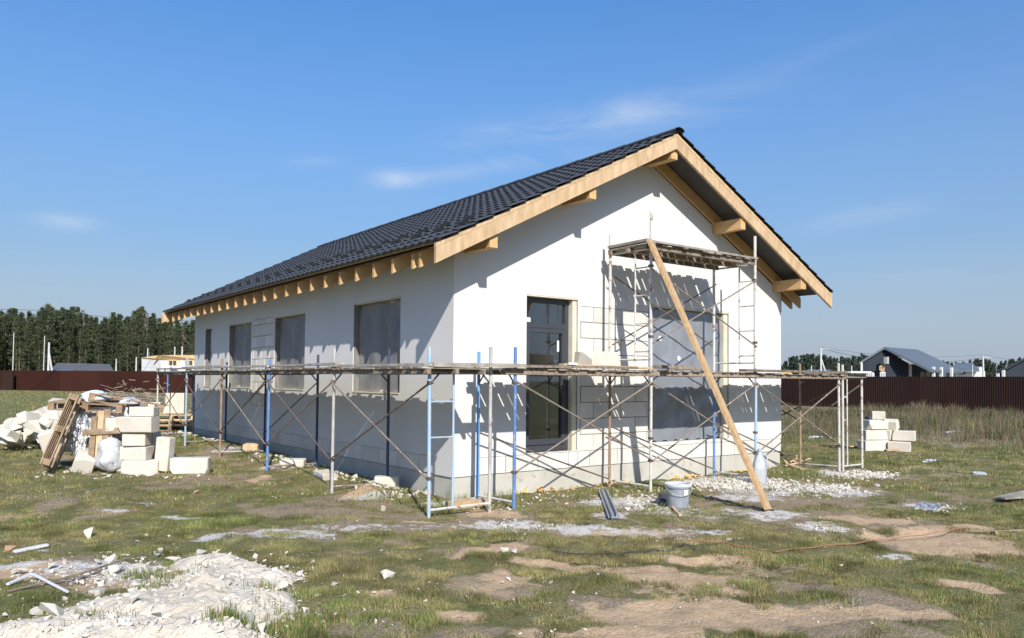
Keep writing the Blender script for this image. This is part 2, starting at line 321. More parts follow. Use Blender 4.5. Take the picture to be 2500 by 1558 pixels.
def masks(x, y):
    s = field(x, y, SAND, .5, 1)*np.clip(.45+1.5*fbm(x, y, 3.2, 4, 7), 0, 1.2); w = field(x, y, CHALK, .22, 31); b = field(x, y, BARE, .5, 61)
    nz = fbm(x, y, .9, 4, 77)
    g = np.clip(.90 + 1.9*(nz-.47) + 1.5*(fbm(x, y, 3.7, 3, 78)-.5) - .62*b - 1.3*s - .8*w, 0, 1)
    sw = np.where((x < 16) & (y < 3), 1, .35)
    s = np.clip(s + sw*.75*np.clip(fbm(x, y, .6, 4, 99)-.56, 0, 1)*2.5, 0, 1)
    w = np.clip(w*(.25+.85*fbm(x, y, 2.4, 4, 57)) + .40*np.clip(1-np.hypot(x-2, y+1)/9, 0, 1)*fbm(x, y, 2.5, 3, 55), 0, 1)
    weed = np.clip((x-13)/6, 0, 1)*np.clip((x*.5+y-4)/5, 0, 1)*np.clip(fbm(x, y, .35, 3, 88)*2.2-.35, 0, 1)
    g = g*(1-.8*weed)
    far = np.clip((y-14)/12, 0, 1)*np.clip((14-x)/6, 0, 1)
    g = g*(1-far)+far*1.0
    return s*(1-far), g, w*(1-far)
def axis(a, b, st, far, ratio=1.13):
    core = list(np.arange(a, b+1e-6, st)); lo = []; hi = []; s = st; p = a
    while p > -far: s *= ratio; p -= s; lo.append(p)
    s = st; p = b
    while p < far: s *= ratio; p += s; hi.append(p)
    return np.array(lo[::-1]+core+hi)
gx = axis(-9, 14, .065, 1500); gy = axis(-7.5, 9, .065, 1500)
X, Y = np.meshgrid(gx, gy); x = X.ravel(); y = Y.ravel()
z = hgt(x, y); s_, g_, w_ = masks(x, y)
near = (np.abs(x) < 30) & (np.abs(y) < 30)
rut = np.exp(-((np.abs((x-2.2)*.45+(y+4.9)*.9+.25*np.sin(x*.8))-.55)/.13)**2)*(x > -1.5)*(x < 9)
z = z + near*(.06*(fbm(x, y, 5, 3, 3)-.5) - .012*s_ - .035*rut*(.5+fbm(x, y, 3, 2, 6)))
nx = len(gx); ny = len(gy); I = np.arange(nx*ny).reshape(ny, nx)
faces = np.stack([I[:-1, :-1].ravel(), I[:-1, 1:].ravel(), I[1:, 1:].ravel(), I[1:, :-1].ravel()], 1)
me = npmesh('ground', np.stack([x, y, z], 1), faces, m_ground, np.stack([s_, g_, w_], 1), True)
obj('ground', me, kind='structure')

# ------------------------------------------------------------------ the house under construction
HW, HL = 7.59, 12.82; A0 = 2.798; SL = (5.083-2.798)/(HW/2+.7006); OX, OY = .7006, .668
def fb(x): xx = x if x <= HW/2 else HW-x; return A0+SL*(xx+OX)          # fascia bottom line
house = thing('house', 'unfinished white block house with dark metal tile roof and open pine eaves', 'house')
def wallgrid(xs_holes, zr, xr, y0, y1, mk):
    """sheet with rectangular holes; mk maps (x,y,z) -> world. y0 outer, y1 inner"""
    X = sorted(set([xr[0], xr[1]]+[v for h in xs_holes for v in h[:2]])); Z = sorted(set([zr[0], zr[1]]+[v for h in xs_holes for v in h[2:]]))
    X = [v for v in X if xr[0] <= v <= xr[1]]; Z = [v for v in Z if zr[0] <= v <= zr[1]]
    hole = lambda i, j: (i < 0 or j < 0 or i >= len(X)-1 or j >= len(Z)-1) or any(h[0] <= (X[i]+X[i+1])/2 <= h[1] and h[2] <= (Z[j]+Z[j+1])/2 <= h[3] for h in xs_holes)
    b = MB()
    for i in range(len(X)-1):
        for j in range(len(Z)-1):
            if hole(i, j): continue
            a, c, d, e = X[i], X[i+1], Z[j], Z[j+1]
            for yy in (y0, y1): b.add([mk(a, yy, d), mk(c, yy, d), mk(c, yy, e), mk(a, yy, e)], [(0, 1, 2, 3)])
            if hole(i-1, j): b.add([mk(a, y0, d), mk(a, y1, d), mk(a, y1, e), mk(a, y0, e)], [(0, 1, 2, 3)])
            if hole(i+1, j): b.add([mk(c, y0, d), mk(c, y1, d), mk(c, y1, e), mk(c, y0, e)], [(0, 1, 2, 3)])
            if hole(i, j-1): b.add([mk(a, y0, d), mk(c, y0, d), mk(c, y1, d), mk(a, y1, d)], [(0, 1, 2, 3)])
            if hole(i, j+1): b.add([mk(a, y0, e), mk(c, y0, e), mk(c, y1, e), mk(a, y1, e)], [(0, 1, 2, 3)])
    return b
DOOR = (1.275, 2.285, .265, 2.608); BIGW = (3.86, 5.985, .315, 2.615)
SIDEW = [(1.50, 3.135, 1.108, 2.608), (5.235, 6.855, 1.108, 2.608), (8.30, 9.88, 1.108, 2.608), (11.285, 11.86, 1.108, 2.608)]
fm = lambda x, y, z: (x, y, z); sm = lambda x, y, z: (y, x, z)
WT = 3.06
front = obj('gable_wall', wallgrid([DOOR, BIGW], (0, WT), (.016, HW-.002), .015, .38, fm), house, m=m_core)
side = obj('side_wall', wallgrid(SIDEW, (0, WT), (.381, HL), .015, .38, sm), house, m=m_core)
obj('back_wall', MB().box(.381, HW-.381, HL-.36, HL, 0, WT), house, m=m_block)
obj('far_side_wall', wallgrid([(3, 4.4, 1.1, 2.6), (8, 9.6, 1.1, 2.6)], (0, WT), (.381, HL), HW-.38, HW, sm), house, m=m_block)  # both openings added on this unseen side to let daylight into the interior
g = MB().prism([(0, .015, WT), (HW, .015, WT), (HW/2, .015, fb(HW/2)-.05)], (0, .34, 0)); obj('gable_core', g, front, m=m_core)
g = MB().prism([(0, HL-.36, WT), (HW, HL-.36, WT), (HW/2, HL-.36, fb(HW/2)-.05)], (0, .36, 0)); obj('back_gable', g, house, m=m_block)
# plaster skins
pf = wallgrid([DOOR, BIGW, (2.335, 3.86, .25, 2.5), (.42, 2.3, .0, .25), (2.3, 6.9, 0, .30), (6.9, HW, 0, .25)], (0, WT), (0, HW), 0, .0149, fm)
zt = fb(0)-.06
pf.add([(0, 0, WT), (HW, 0, WT), (HW, 0, zt), (HW/2, 0, fb(HW/2)-.03), (0, 0, zt)], [(0, 1, 2, 3, 4)])
obj('plaster', pf, front, m=m_plaster)
ps = wallgrid(SIDEW+[(6.9, 8.26, .75, 2.62), (.5, HL, 0, .25)], (0, WT+.02), (.0151, HL), 0, .0145, sm)
obj('plaster', ps, side, m=m_plaster)
# exposed aerated blocks, recessed joints
blk_cache = {}
def wblock(parent, a, b, z0, z1, front_face=True):
    key = (round(b-a, 2), round(z1-z0, 2), front_face)
    if key not in blk_cache:
        w, h = (b-a-.0095)/2, (z1-z0-.0095)/2; m = MB(); c = .005
        if front_face:
            m.add([(-w, 0.011, -h), (w, .011, -h), (w, .011, h), (-w, .011, h), (-w+c, .003, -h+c), (w-c, .003, -h+c), (w-c, .003, h-c), (-w+c, .003, h-c)], [(4, 5, 6, 7), (0, 1, 5, 4), (1, 2, 6, 5), (2, 3, 7, 6), (3, 0, 4, 7), (3, 2, 1, 0)])
        else:
            m.add([(.011, -w, -h), (.011, w, -h), (.011, w, h), (.011, -w, h), (.003, -w+c, -h+c), (.003, w-c, -h+c), (.003, w-c, h-c), (.003, -w+c, h-c)], [(4, 5, 6, 7), (0, 1, 5, 4), (1, 2, 6, 5), (2, 3, 7, 6), (3, 0, 4, 7), (3, 2, 1, 0)])
        blk_cache[key] = m.mesh('block', m_block)
    o = obj('block', blk_cache[key], parent, ((a+b)/2, random.uniform(0, .0025), (z0+z1)/2) if front_face else (random.uniform(0, .0025), (a+b)/2, (z0+z1)/2))
    return o
def courses(parent, a, b, z0, z1, ff, off=0.0, L=.6, H=.25, first_h=None):
    z = z0; k = 0
    while z < z1-.04:
        ze = min(z+H, z1); st = a-(off+(k % 2)*L*.45) % L
        while st < b-.02:
            q0, q1 = max(st, a), min(st+L, b)
            if q1-q0 > .03: wblock(parent, q0, q1, z, ze, ff)
            st += L
        z = ze; k += 1
courses(front, .42, 2.3, 0, .25, True, .1); courses(front, 2.3, 6.9, 0, .25, True, .35); courses(front, 6.9, HW, 0, .25, True, .2)
courses(front, 2.335, 3.86, .25, 2.5, True, .31)
courses(side, .5, HL, 0, .25, False, .2, .62); courses(side, 6.9, 8.26, .75, 2.62, False, .25, .5)
# strip of rough edging under the big window
obj('sill_strip', MB().box(2.3, 6.9, .004, .0149, .253, .2995), front, m=m_block)
obj('plinth', wallgrid([], (-.75, -.003), (.02, HW-.02), .02, .4, fm), house, m=m_plinth)
obj('plinth', MB().box(.02, .4, .401, HL-.02, -.75, -.0035), house, m=m_plinth)
obj('plinth', MB().box(HW-.4, HW-.02, .401, HL-.02, -.75, -.0035), house, m=m_plinth)
obj('plinth', MB().box(.401, HW-.401, HL-.4, HL-.02, -.75, -.0035), house, m=m_plinth)
obj('floor_slab', MB().box(.401, HW-.401, .401, HL-.401, -.1, .05), house, m=m_concrete)
obj('ceiling', MB().box(.382, HW-.382, .382, HL-.37, 2.9, 2.94), house, m=m_concrete)
obj('partition', MB().box(.5, HW-.5, 4.6, 4.72, .05, 2.9), house, m=m_concrete)
# windows with film in the side wall
for k, (a, b, c, d) in enumerate(SIDEW):
    w = obj('window', MB().box(.13, .17, a+.02, b-.02, c+.02, c+.06).box(.13, .17, a+.02, b-.02, d-.06, d-.02).box(.13, .17, a+.02, a+.06, c+.06, d-.06).box(.13, .17, b-.06, b-.02, c+.06, d-.06), side, m=m_foam)
    # film sheet, slightly rumpled
    ny_, nz_ = 14, 14; vs = []; fs = []
    for i in range(ny_+1):
        for j in range(nz_+1):
            yy = a+.03+(b-a-.06)*i/ny_; zz = c+.03+(d-c-.06)*j/nz_
            vs.append((.115+.012*math.sin(i*1.1+k+j*.25)+.009*math.sin(j*.8-i*.7+k)+.004*random.uniform(-1, 1), yy, zz))
    for i in range(ny_):
        for j in range(nz_): q = i*(nz_+1)+j; fs.append((q, q+1, q+nz_+2, q+nz_+1))
    obj('film', MB().add(vs, fs), w, m=m_film, smooth=True)
    if b-a > 1: obj('mullion', MB().box(.19, .25, (a+b)/2-.04+.15, (a+b)/2+.04+.15, c, d), w, m=m_frame)
    obj('sill', MB().box(-.012, .128, a+.01, b-.01, c+.001, c+.02), w, m=m_foam)
    obj('head_strip', MB().box(.004, .09, a-.0, b+.0, d-.022, d-.001), w, m=m_foam)
# glazed door
dr = obj('glazed_door', MB().box(DOOR[0]+.01, DOOR[0]+.08, .12, .19, DOOR[2]+.01, 2.58).box(DOOR[1]-.16, DOOR[1]-.09, .12, .19, DOOR[2]+.01, 2.58)
         .box(DOOR[0]+.08, DOOR[1]-.16, .12, .19, DOOR[2]+.01, DOOR[2]+.10).box(DOOR[0]+.08, DOOR[1]-.16, .12, .19, 2.51, 2.58).box(DOOR[0]+.08, DOOR[1]-.16, .115, .19, 2.13, 2.21), front, m=m_frame)
sx0, sx1 = DOOR[0]+.085, DOOR[1]-.165
obj('sash', MB().box(sx0, sx0+.05, .10, .165, DOOR[2]+.105, 2.125).box(sx1-.07, sx1, .10, .165, DOOR[2]+.105, 2.125).box(sx0+.05, sx1-.07, .10, .165, DOOR[2]+.105, DOOR[2]+.19).box(sx0+.05, sx1-.07, .10, .165, 2.06, 2.125), dr, m=m_frame)
obj('glass_pane', MB().box(sx0+.04, sx1-.06, .135, .14, DOOR[2]+.18, 2.07), dr, m=m_glass)
obj('glass_pane', MB().box(sx0, sx1, .15, .155, 2.2, 2.52), dr, m=m_glass)
obj('door_handle', MB().box(sx1-.045, sx1-.02, .085, .10, 1.2, 1.34).box(sx1-.12, sx1-.02, .06, .075, 1.27, 1.29).box(sx1-.04, sx1-.025, .075, .085, 1.27, 1.29), dr, m=m_frame)
obj('reveal_board', MB().box(DOOR[1]-.088, DOOR[1]-.001, .03, .2, DOOR[2], 2.585).box(DOOR[0]+.001, DOOR[1]-.001, .004, .2, 2.586, 2.607), dr, m=m_foam)
obj('sticker', MB().box(DOOR[0]+.09, DOOR[0]+.19, .147, .1495, 2.21, 2.28), dr, m=m_white)
obj('sticker', MB().box(sx1-.145, sx1-.105, .131, .1345, 1.78, 1.95), dr, m=m_white)
# wide window under film
bw = obj('wide_window', MB().box(3.87, 3.93, .16, .22, .33, 2.56).box(5.80, 5.86, .16, .22, .33, 2.56).box(3.93, 5.80, .16, .22, .33, .39).box(3.93, 5.80, .16, .22, 2.50, 2.56).box(4.38, 4.46, .125, .185, .39, 2.50).box(4.50, 4.54, .125, .185, .39, 2.50).box(5.12, 5.17, .125, .185, .39, 2.50), front, m=m_frame)
vs = []; fs = []; nn, mm = 26, 24
for i in range(nn+1):
    for j in range(mm+1):
        xx = 3.865+(1.99)*i/nn; zz = .315+(2.26)*j/mm - (.03*math.sin(i*1.7) if j == 0 else 0)
        vs.append((xx, .085+.006*math.sin(i*1.3+j*.5)+.006*math.sin(j*1.1-i*.4)+random.uniform(-.0015, .0015), zz))
for i in range(nn):
    for j in range(mm): q = i*(mm+1)+j; fs.append((q, q+1, q+mm+2, q+mm+1))
obj('film', MB().add(vs, fs), bw, m=m_bigfilm, smooth=True)
obj('reveal_board', MB().box(5.865, 5.98, .03, .2, .317, 2.585).box(3.862, 5.98, .004, .2, 2.586, 2.612), bw, m=m_foam)
for sx, sz in ((4.22, 2.07), (4.70, 1.74)): obj('sticker', MB().lathe([(0, 0), (.045, 0), (.045, .003), (0, .003)], 12), bw, (sx, .074, sz), (math.pi/2, 0, 0), m=m_white)

# roof timbers
raf = MB().add([], [])
def rafter_mesh(y_w=.05):
    b = MB(); x0 = -.5765
    R = lambda x: A0+SL*(x+OX)-.04
    return b.prism([(x0, -y_w/2, R(x0)), (x0, -y_w/2, R(x0)+.205), (HW/2-.002, -y_w/2, R(HW/2)+.215), (HW/2-.002, -y_w/2, R(HW/2))], (0, y_w, 0)).mesh('rafter', m_pine)
rm = rafter_mesh(); ys = [.144+.577*i for i in range(24)]; ys[0] = .15
ys = [y_ for y_ in ys if y_ < 13.1] + [13.42]
for y_ in ys:
    y_ += random.uniform(-.012, .012)
    obj('rafter', rm, house, (0, y_, 0)); obj('rafter', rm, house, (HW, y_, 0), math.pi)
rm2 = rafter_mesh(.045)
obj('rafter', rm2, house, (0, -.045, 0)); obj('rafter', rm2, house, (HW, -.045, 0), math.pi)
fasc = MB().prism([(-OX, -OY, A0), (-OX, -OY, A0+.2), (HW/2-.001, -OY, fb(HW/2)+.2), (HW/2-.001, -OY, fb(HW/2))], (0, .045, 0)).mesh('fascia_board', m_pineb)
cap = MB().prism([(-OX, -OY-.004, A0+.202), (-OX, -OY-.004, A0+.253), (HW/2-.001, -OY-.004, fb(HW/2)+.253), (HW/2-.001, -OY-.004, fb(HW/2)+.202)], (0, .05, 0)).mesh('fascia_strip', m_pineb)
for me_ in (fasc, cap):
    obj(me_.name, me_, house); obj(me_.name, me_, house, (HW, 0, 0), None, (-1, 1, 1))
    obj(me_.name, me_, house, (0, HL, 0), None, (1, -1, 1)); obj(me_.name, me_, house, (HW, HL, 0), math.pi)
for xc, w, zb in [(.225, .13, 3.10), (2.015, .13, 4.02), (HW/2, .15, 4.925), (HW-2.015, .13, 4.005), (HW-.19, .17, 3.10)]:
    obj('purlin', MB().box(xc-w/2, xc+w/2, -.618, .2, zb, zb+.19), house, m=m_pine)
    obj('purlin', MB().box(xc-w/2, xc+w/2, HL-.2, HL+.618, zb, zb+.19), house, m=m_pine)
mem = MB()
for sgn in (0, 1):
    f = (lambda x: x) if sgn == 0 else (lambda x: HW-x)
    q = [(f(-.555), -.62, A0+SL*(.1456)+.19), (f(HW/2), -.62, fb(HW/2)+.19), (f(HW/2), HL+.62, fb(HW/2)+.19), (f(-.555), HL+.62, A0+SL*.1456+.19)]
    obj('roof_underlay', MB().prism(q, (0, 0, .012)), house, m=m_dark)
bt = MB().box(-.022, .022, -.655, HL+.655, 0, .028).mesh('batten', m_pineb)
for k in range(17):
    xb = -.57+k*.264
    for s_i in (0, 1):
        o = obj('batten', bt, house, (xb if s_i == 0 else HW-xb, random.uniform(-.018, .012), A0+SL*(xb+OX)+.232), (0, -math.atan(SL)*(1 if s_i == 0 else -1), 0))
# metal tile sheets (pressed waves and steps)
ca_, sa_ = math.cos(math.atan(SL)), math.sin(math.atan(SL)); SLEN = (HW/2+.645)/ca_
def tile_sheet(Wd, wave=.2, step=.3057):
    nw = int(round(Wd/wave)); cols = nw*8+1; rows = []
    s = 0.0
    nst = int(SLEN/step)+1
    for k in range(nst):
        for q, hh in ((0, .026), (.5, .016), (.985, .004)):
            ss = k*step+q*step
            if ss < SLEN: rows.append((ss, hh, k))
    rows.append((SLEN, .01, nst))
    vs = []; fs = []
    # skirt at the lower edge
    for ss, hh, k in [(0, -.012, 0)]+rows:
        for c in range(cols):
            yy = Wd*c/(cols-1); ph = (yy/wave) % 1.0
            wv = .024*(math.sin(math.pi*ph*1.0)**1.6) if ph < 1 else 0
            nose = -.014*math.sin(math.pi*ph) if abs(hh-.026) < 1e-6 or hh < 0 else 0
            n_ = hh+wv; s2 = ss+nose
            vs.append((s2*ca_-n_*sa_, yy, s2*sa_+n_*ca_))
    R_ = len(rows)+1
    for i in range(R_-1):
        for c in range(cols-1): q = i*cols+c; fs.append((q, q+1, q+cols+1, q+cols))
    m = MB().add(vs, fs).mesh('roof_sheet', m_tile, fixn=False)
    return m
SW_ = (HL+.72+.72)/12
tm = tile_sheet(SW_, SW_/6)
for k in range(12):
    y_ = -.72+k*SW_
    o = obj('roof_sheet', tm, house, (-.645+random.uniform(-.006, .006), y_, A0+SL*(-.645+OX)+.268+(.004 if k % 2 else 0)))
    o = obj('roof_sheet', tm, house, (HW+.645, y_+SW_, A0+SL*(-.645+OX)+.268), math.pi)
rc = MB(); n_ = 9
for k in range(24):
    y0 = -.74+k*.595; 
    vs = []; 
    for yy, rr in ((y0, .085), (y0+.61, .076)):
        for i in range(n_): a = math.pi*i/(n_-1); vs.append((HW/2+rr*1.3*math.cos(a), yy, fb(HW/2)+.27+rr*math.sin(a)*.75))
    rc.add(vs, [(i, i+1, i+1+n_, i+n_) for i in range(n_-1)])
obj('ridge_cap', rc, house, m=m_tile)
# staggered snow guards along the eave
sg = MB()
sgm = MB().prism([(0, 0, -.01), (.09, 0, -.01), (.008, 0, .06), (0, 0, .06)], (0, .30, 0)).mesh('snow_guard', m_tile)
for k in range(23):
    for row, (ss, off) in enumerate(((.62, 0), (.95, .3))):
        xg = -.668+ss*ca_; yg = -.55+k*.612+off
        if yg > HL+.3: continue
        obj('snow_guard', sgm, house, (xg, yg, A0+SL*(xg+OX)+.268+.030), (0, -math.atan(SL)*.6, 0))
# gutter bracket stub at the far corner
obj('bracket', MB().box(HW+.01, HW+.05, .02, .06, 2.72, 2.98), house, m=m_tile)

# yellow foam along the plinth, rubble along wall foot
vs_all = []; fs_all = []
def hull(seed, sx=1, sy=1, sz=1, npt=12, boxy=.75):
    r = random.Random(seed); bm = bmesh.new()
    for _ in range(npt):
        p = [r.uniform(-1, 1) for _ in range(3)]; k = max(abs(c) for c in p); p = [c/k*(boxy+(1-boxy)*r.random()) if r.random() < .75 else c for c in p]
        bm.verts.new((p[0]*sx/2, p[1]*sy/2, p[2]*sz/2))
    bmesh.ops.convex_hull(bm, input=bm.verts); bmesh.ops.delete(bm, geom=[v for v in bm.verts if not v.link_faces], context='VERTS')
    bmesh.ops.triangulate(bm, faces=bm.faces)
    bm.verts.ensure_lookup_table(); V = np.array([v.co[:] for v in bm.verts]); Fc = np.array([[v.index for v in f.verts] for f in bm.faces]); bm.free(); return V, Fc
HULLS = [hull(100+i, 1, random.uniform(.55, .95), random.uniform(.35, .75), 9, .9) for i in range(14)]
HMESH = [npmesh('fragment', V, Fc, m_blockraw) for V, Fc in HULLS]
def scatter(name, pts, sizes, m, label=None, cat=None, sink=.3):
    vs = []; fs = []; o_ = 0
    for (px, py, pz), s in zip(pts, sizes):
        V, Fc = HULLS[rng.integers(len(HULLS))]; a = rng.uniform(0, 6.28); c_, s__ = math.cos(a), math.sin(a); t_ = rng.uniform(-.5, .5)
        Q = V*s*rng.uniform(.7, 1.3, 3)
        Q = np.stack([Q[:, 0]*c_-Q[:, 1]*s__, Q[:, 0]*s__+Q[:, 1]*c_, Q[:, 2]+t_*Q[:, 0]], 1) + (px, py, pz+s*(.5-sink)*.6)
        vs.append(Q); fs.append(Fc+o_); o_ += len(Q)
    me = npmesh(name, np.concatenate(vs), np.concatenate(fs), m); o = obj(name, me, kind='stuff')
    if label: tag(o, label, cat)
    return o
pts = []; sz = []
for _ in range(150):
    xx = rng.uniform(.7, 6.4); 
    if fbm(np.array([xx]), np.array([0.]), 1.6, 2, 8)[0] < .42: continue
    pts.append((xx, rng.uniform(-.10, .0), float(hgt(xx, -.05))+rng.uniform(-.01, .035))); sz.append(rng.uniform(.03, .11))
scatter('foam_spill', pts, sz, m_yfoam, 'yellow assembly foam oozing along the foot of the plinth below the gable', 'foam')
pts = []; sz = []
for _ in range(520):
    yy = rng.uniform(.2, 12.8); xx = rng.normal(-.35, .22)
    if fbm(np.array([yy]), np.array([3.]), 1.1, 2, 4)[0] < .40: continue
    pts.append((xx, yy, float(hgt(xx, yy)))); sz.append(rng.uniform(.02, .12))
for _ in range(350):
    xx = rng.uniform(-.4, 7.5); yy = rng.uniform(-1.2, -.1)
    pts.append((xx, yy, float(hgt(xx, yy)))); sz.append(rng.uniform(.015, .06))
scatter('wall_foot_rubble', pts, sz, m_blockraw, 'white crumbled block and mortar bits strewn along the wall foot', 'rubble')
pts = []; sz = []
for u0, u1, v0, v1, nb_, smax in [(1690, 1990, 1168, 1200, 900, .07), (1900, 2110, 1178, 1212, 500, .06), (2040, 2190, 1150, 1172, 420, .07), (1480, 1660, 1205, 1245, 260, .05), (2240, 2340, 1233, 1250, 160, .06), (1120, 1400, 1268, 1300, 220, .03), (1960, 2060, 1275, 1302, 160, .03)]:
    for _ in range(nb_):
        c = gnd(rng.normal((u0+u1)/2, (u1-u0)/4.2), rng.normal((v0+v1)/2, (v1-v0)/4.2)); pts.append(c); sz.append(smax*rng.uniform(.25, 1)**1.5+.008)
scatter('chalky_rubble', pts, sz, m_blockraw, 'thin spread of white crushed block rubble on the ground right of the bucket', 'rubble')
# pebbles and litter thrown over the whole plot
pts = []; sz = []
while len(pts) < 1100:
    u_, v_ = rng.uniform(-50, 2550), 1060+500*rng.uniform(0, 1)**1.2
    c = gnd(u_, v_)
    if -.2 < c[0] < HW+.2 and -.1 < c[1] < HL+.2: continue
    cl_ = fbm(np.array([c[0]]), np.array([c[1]]), .7, 3, 41)[0]
    if rng.random() > (cl_*1.7-.45): continue
    pts.append(c); sz.append(.007+.034*rng.random()**5)
scatter('white_litter', pts, sz, m_blockraw, 'small white block crumbs scattered thinly over the grass', 'rubble')

# ------------------------------------------------------------------ scaffolding
ZD = 1.5
def pole(par, p, q, m, r=.022, name='pole'): return obj(name, MB().tube(p, q, r, 10), par, m=m, smooth=False)
def coupler(par, p): return obj('coupler', MB().box(p[0]-.03, p[0]+.03, p[1]-.03, p[1]+.03, p[2]-.018, p[2]+.018).tube((p[0], p[1]-.045, p[2]), (p[0], p[1]+.045, p[2]), .008, 6), par, m=p_braced)
def brace(par, p, q, m=p_brace): return obj('brace', MB().tube(p, q, .0118, 6), par, m=m)
def frame(par, o, i, ot, it, mo, mi, gz=None, ladder=None, br=True, base=-.32, lw=.3):
    """o, i: outer and inner pole feet (x,y); ot/it: pole tops"""
    jo = [random.uniform(-.012, .012) for _ in range(2)]
    zo = float(hgt(*o))-.03; zi = float(hgt(*i))-.03
    pole(par, (o[0], o[1], zo), (o[0]+jo[0], o[1]+jo[1], ot), mo); pole(par, (i[0], i[1], zi), (i[0], i[1], it), mi)
    for q in (.12, 1.40):
        zz = zo+q if q < 1 else ZD-.07
        obj('transom', MB().tube((o[0], o[1], zz), (i[0], i[1], zz+random.uniform(-.02, .02)), .016, 8), par, m=random.choice([p_white, p_grey, p_brace]) if q < 1 else p_brace)
    d = Vector((i[0]-o[0], i[1]-o[1], 0)).normalized()
    if br:
        for b_, s__ in ((o, 1), (i, -1)):
            obj('knee_brace', MB().tube((b_[0], b_[1], ZD-.22), (b_[0]+d.x*.13*s__, b_[1]+d.y*.13*s__, ZD-.08), .011, 6), par, m=p_navy)
        coupler(par, (o[0], o[1], ZD-.2)); coupler(par, (o[0], o[1], zo+.5))
    if ladder:
        lx, ly = o[0]+d.x*lw, o[1]+d.y*lw
        pole(par, (lx, ly, zo+.12), (lx, ly, ZD-.05), ladder, .014, 'ladder_stile')
        for zz in (1.07, .64):
            obj('rung', MB().tube((o[0], o[1], zz), (lx, ly, zz), .011, 6), par, m=ladder)
# side scaffold
sc1 = thing('scaffold', 'tube scaffold of worn blue and grey poles along the shaded side wall', 'scaffold', group='tube scaffolds round the house')
frame(sc1, (-.95, -.985), (-.105, -1.04), 1.73, 1.75, p_lblue, p_grey, ladder=p_lblue, lw=.32)
SY = [1.40, 4.03, 6.66, 9.22, 11.88]
tops = [(1.77, 1.79), (1.66, 1.76), (1.72, 1.56), (1.78, 1.7), (1.75, 1.6)]
cols_ = [(p_grey, p_navy), (p_blue, p_navy), (p_rust, p_navy), (p_lblue, p_navy), (p_white, p_rust)]
for k, yy in enumerate(SY): frame(sc1, (-1.11, yy+.02), (-.24, yy), tops[k][0], tops[k][1], *cols_[k], ladder=p_rust if k == 4 else None)
prev = (-.95, -.985)
for k, yy in enumerate(SY):
    c = (-1.11, yy+.02); z0 = float(hgt(*prev)); z1 = float(hgt(*c))
    brace(sc1, (prev[0]-.03, prev[1], 1.28), (c[0]-.03, c[1], z1+.48), p_braced if k % 2 == 0 else p_brace); brace(sc1, (prev[0]-.045, prev[1], z0+.48), (c[0]-.045, c[1], 1.30), p_brace if k % 2 == 0 else p_braced)
    if k in (2, 3): brace(sc1, (-.27, SY[k-1], 1.25), (-.27, yy, .2), p_braced)
    prev = c
obj('pole', MB().tube((-.1, 15.2, -.15), (-.1, 15.2, 1.55), .02, 8), sc1, m=p_blue); obj('pole', MB().tube((.6, 15.2, -.15), (.6, 15.2, 1.55), .02, 8), sc1, m=p_navy)
obj('transom', MB().tube((-.1, 15.2, 1.44), (.6, 15.2, 1.44), .016, 8), sc1, m=p_blue); obj('transom', MB().tube((-.1, 15.2, 0), (.6, 15.2, 0), .016, 8), sc1, m=p_rust)
# front scaffold with its tall tower
sc2 = thing('scaffold', 'tube scaffold along the sunlit gable with a taller white pole tower before the wide window', 'scaffold', group='tube scaffolds round the house')
FO, FI = -1.05, -.26
frame(sc2, (.27, FO), (.25, FI), 1.76, 1.72, p_blue, p_bright)
frame(sc2, (2.79, FO), (2.72, FI), 1.46, 1.50, p_white, p_rust)
frame(sc2, (5.31, FO), (5.23, FI), 1.50, 1.50, p_lblue, p_blue)
frame(sc2, (7.86, FO), (7.83, FI), 1.71, 1.70, p_white, p_rust)
for xf in (5.31, ):   # upper halves of the two right tower poles are white
    pole(sc2, (xf, FO, 1.5), (xf+.005, FO, 3.79), p_white, .0235); pole(sc2, (5.23, FI, 1.5), (5.23, FI, 3.34), p_white, .0235)
pole(sc2, (2.72, FI, 1.5), (2.72, FI, 3.62), p_white, .0235); pole(sc2, (2.79, FO, 1.45), (2.795, FO, 3.85), p_white, .0245)
bx = [.27, 2.79, 5.31, 7.86]
for a, b in zip(bx[:-1], bx[1:]):
    brace(sc2, (a, FO-.03, 1.32), (b, FO-.03, .18)); brace(sc2, (a, FO-.045, .17), (b, FO-.045, 1.33))
    brace(sc2, (a, FI+.03, .62), (b, FI+.03, -.2), p_braced)
for yy, m_ in ((FO-.03, p_brace), (FI+.03, p_braced)):
    brace(sc2, (2.79, yy, 3.0), (5.31, yy, 1.93), m_); brace(sc2, (2.79, yy-.015, 1.9), (5.31, yy-.015, 3.05), m_)
for xo, ang in ((2.79, 1), (5.31, 1)):
    ym = FO+.30
    pole(sc2, (xo-.02, ym, 1.62), (xo-.02, ym, 3.28), p_white, .013, 'ladder_stile')
    for k in range(4): obj('rung', MB().tube((xo, FO, 1.78+k*.42), (xo-.02, ym, 1.78+k*.42), .011, 6), sc2, m=p_white)
    obj('transom', MB().tube((xo, FO, 3.31), (xo-.06, FI, 3.31), .016, 8), sc2, m=p_white)
    obj('transom', MB().tube((xo, FO, 1.66), (xo-.06, FI, 1.66), .014, 8), sc2, m=p_white)
    for zz in (3.05, 2.0, .5): coupler(sc2, (xo, FO, zz))
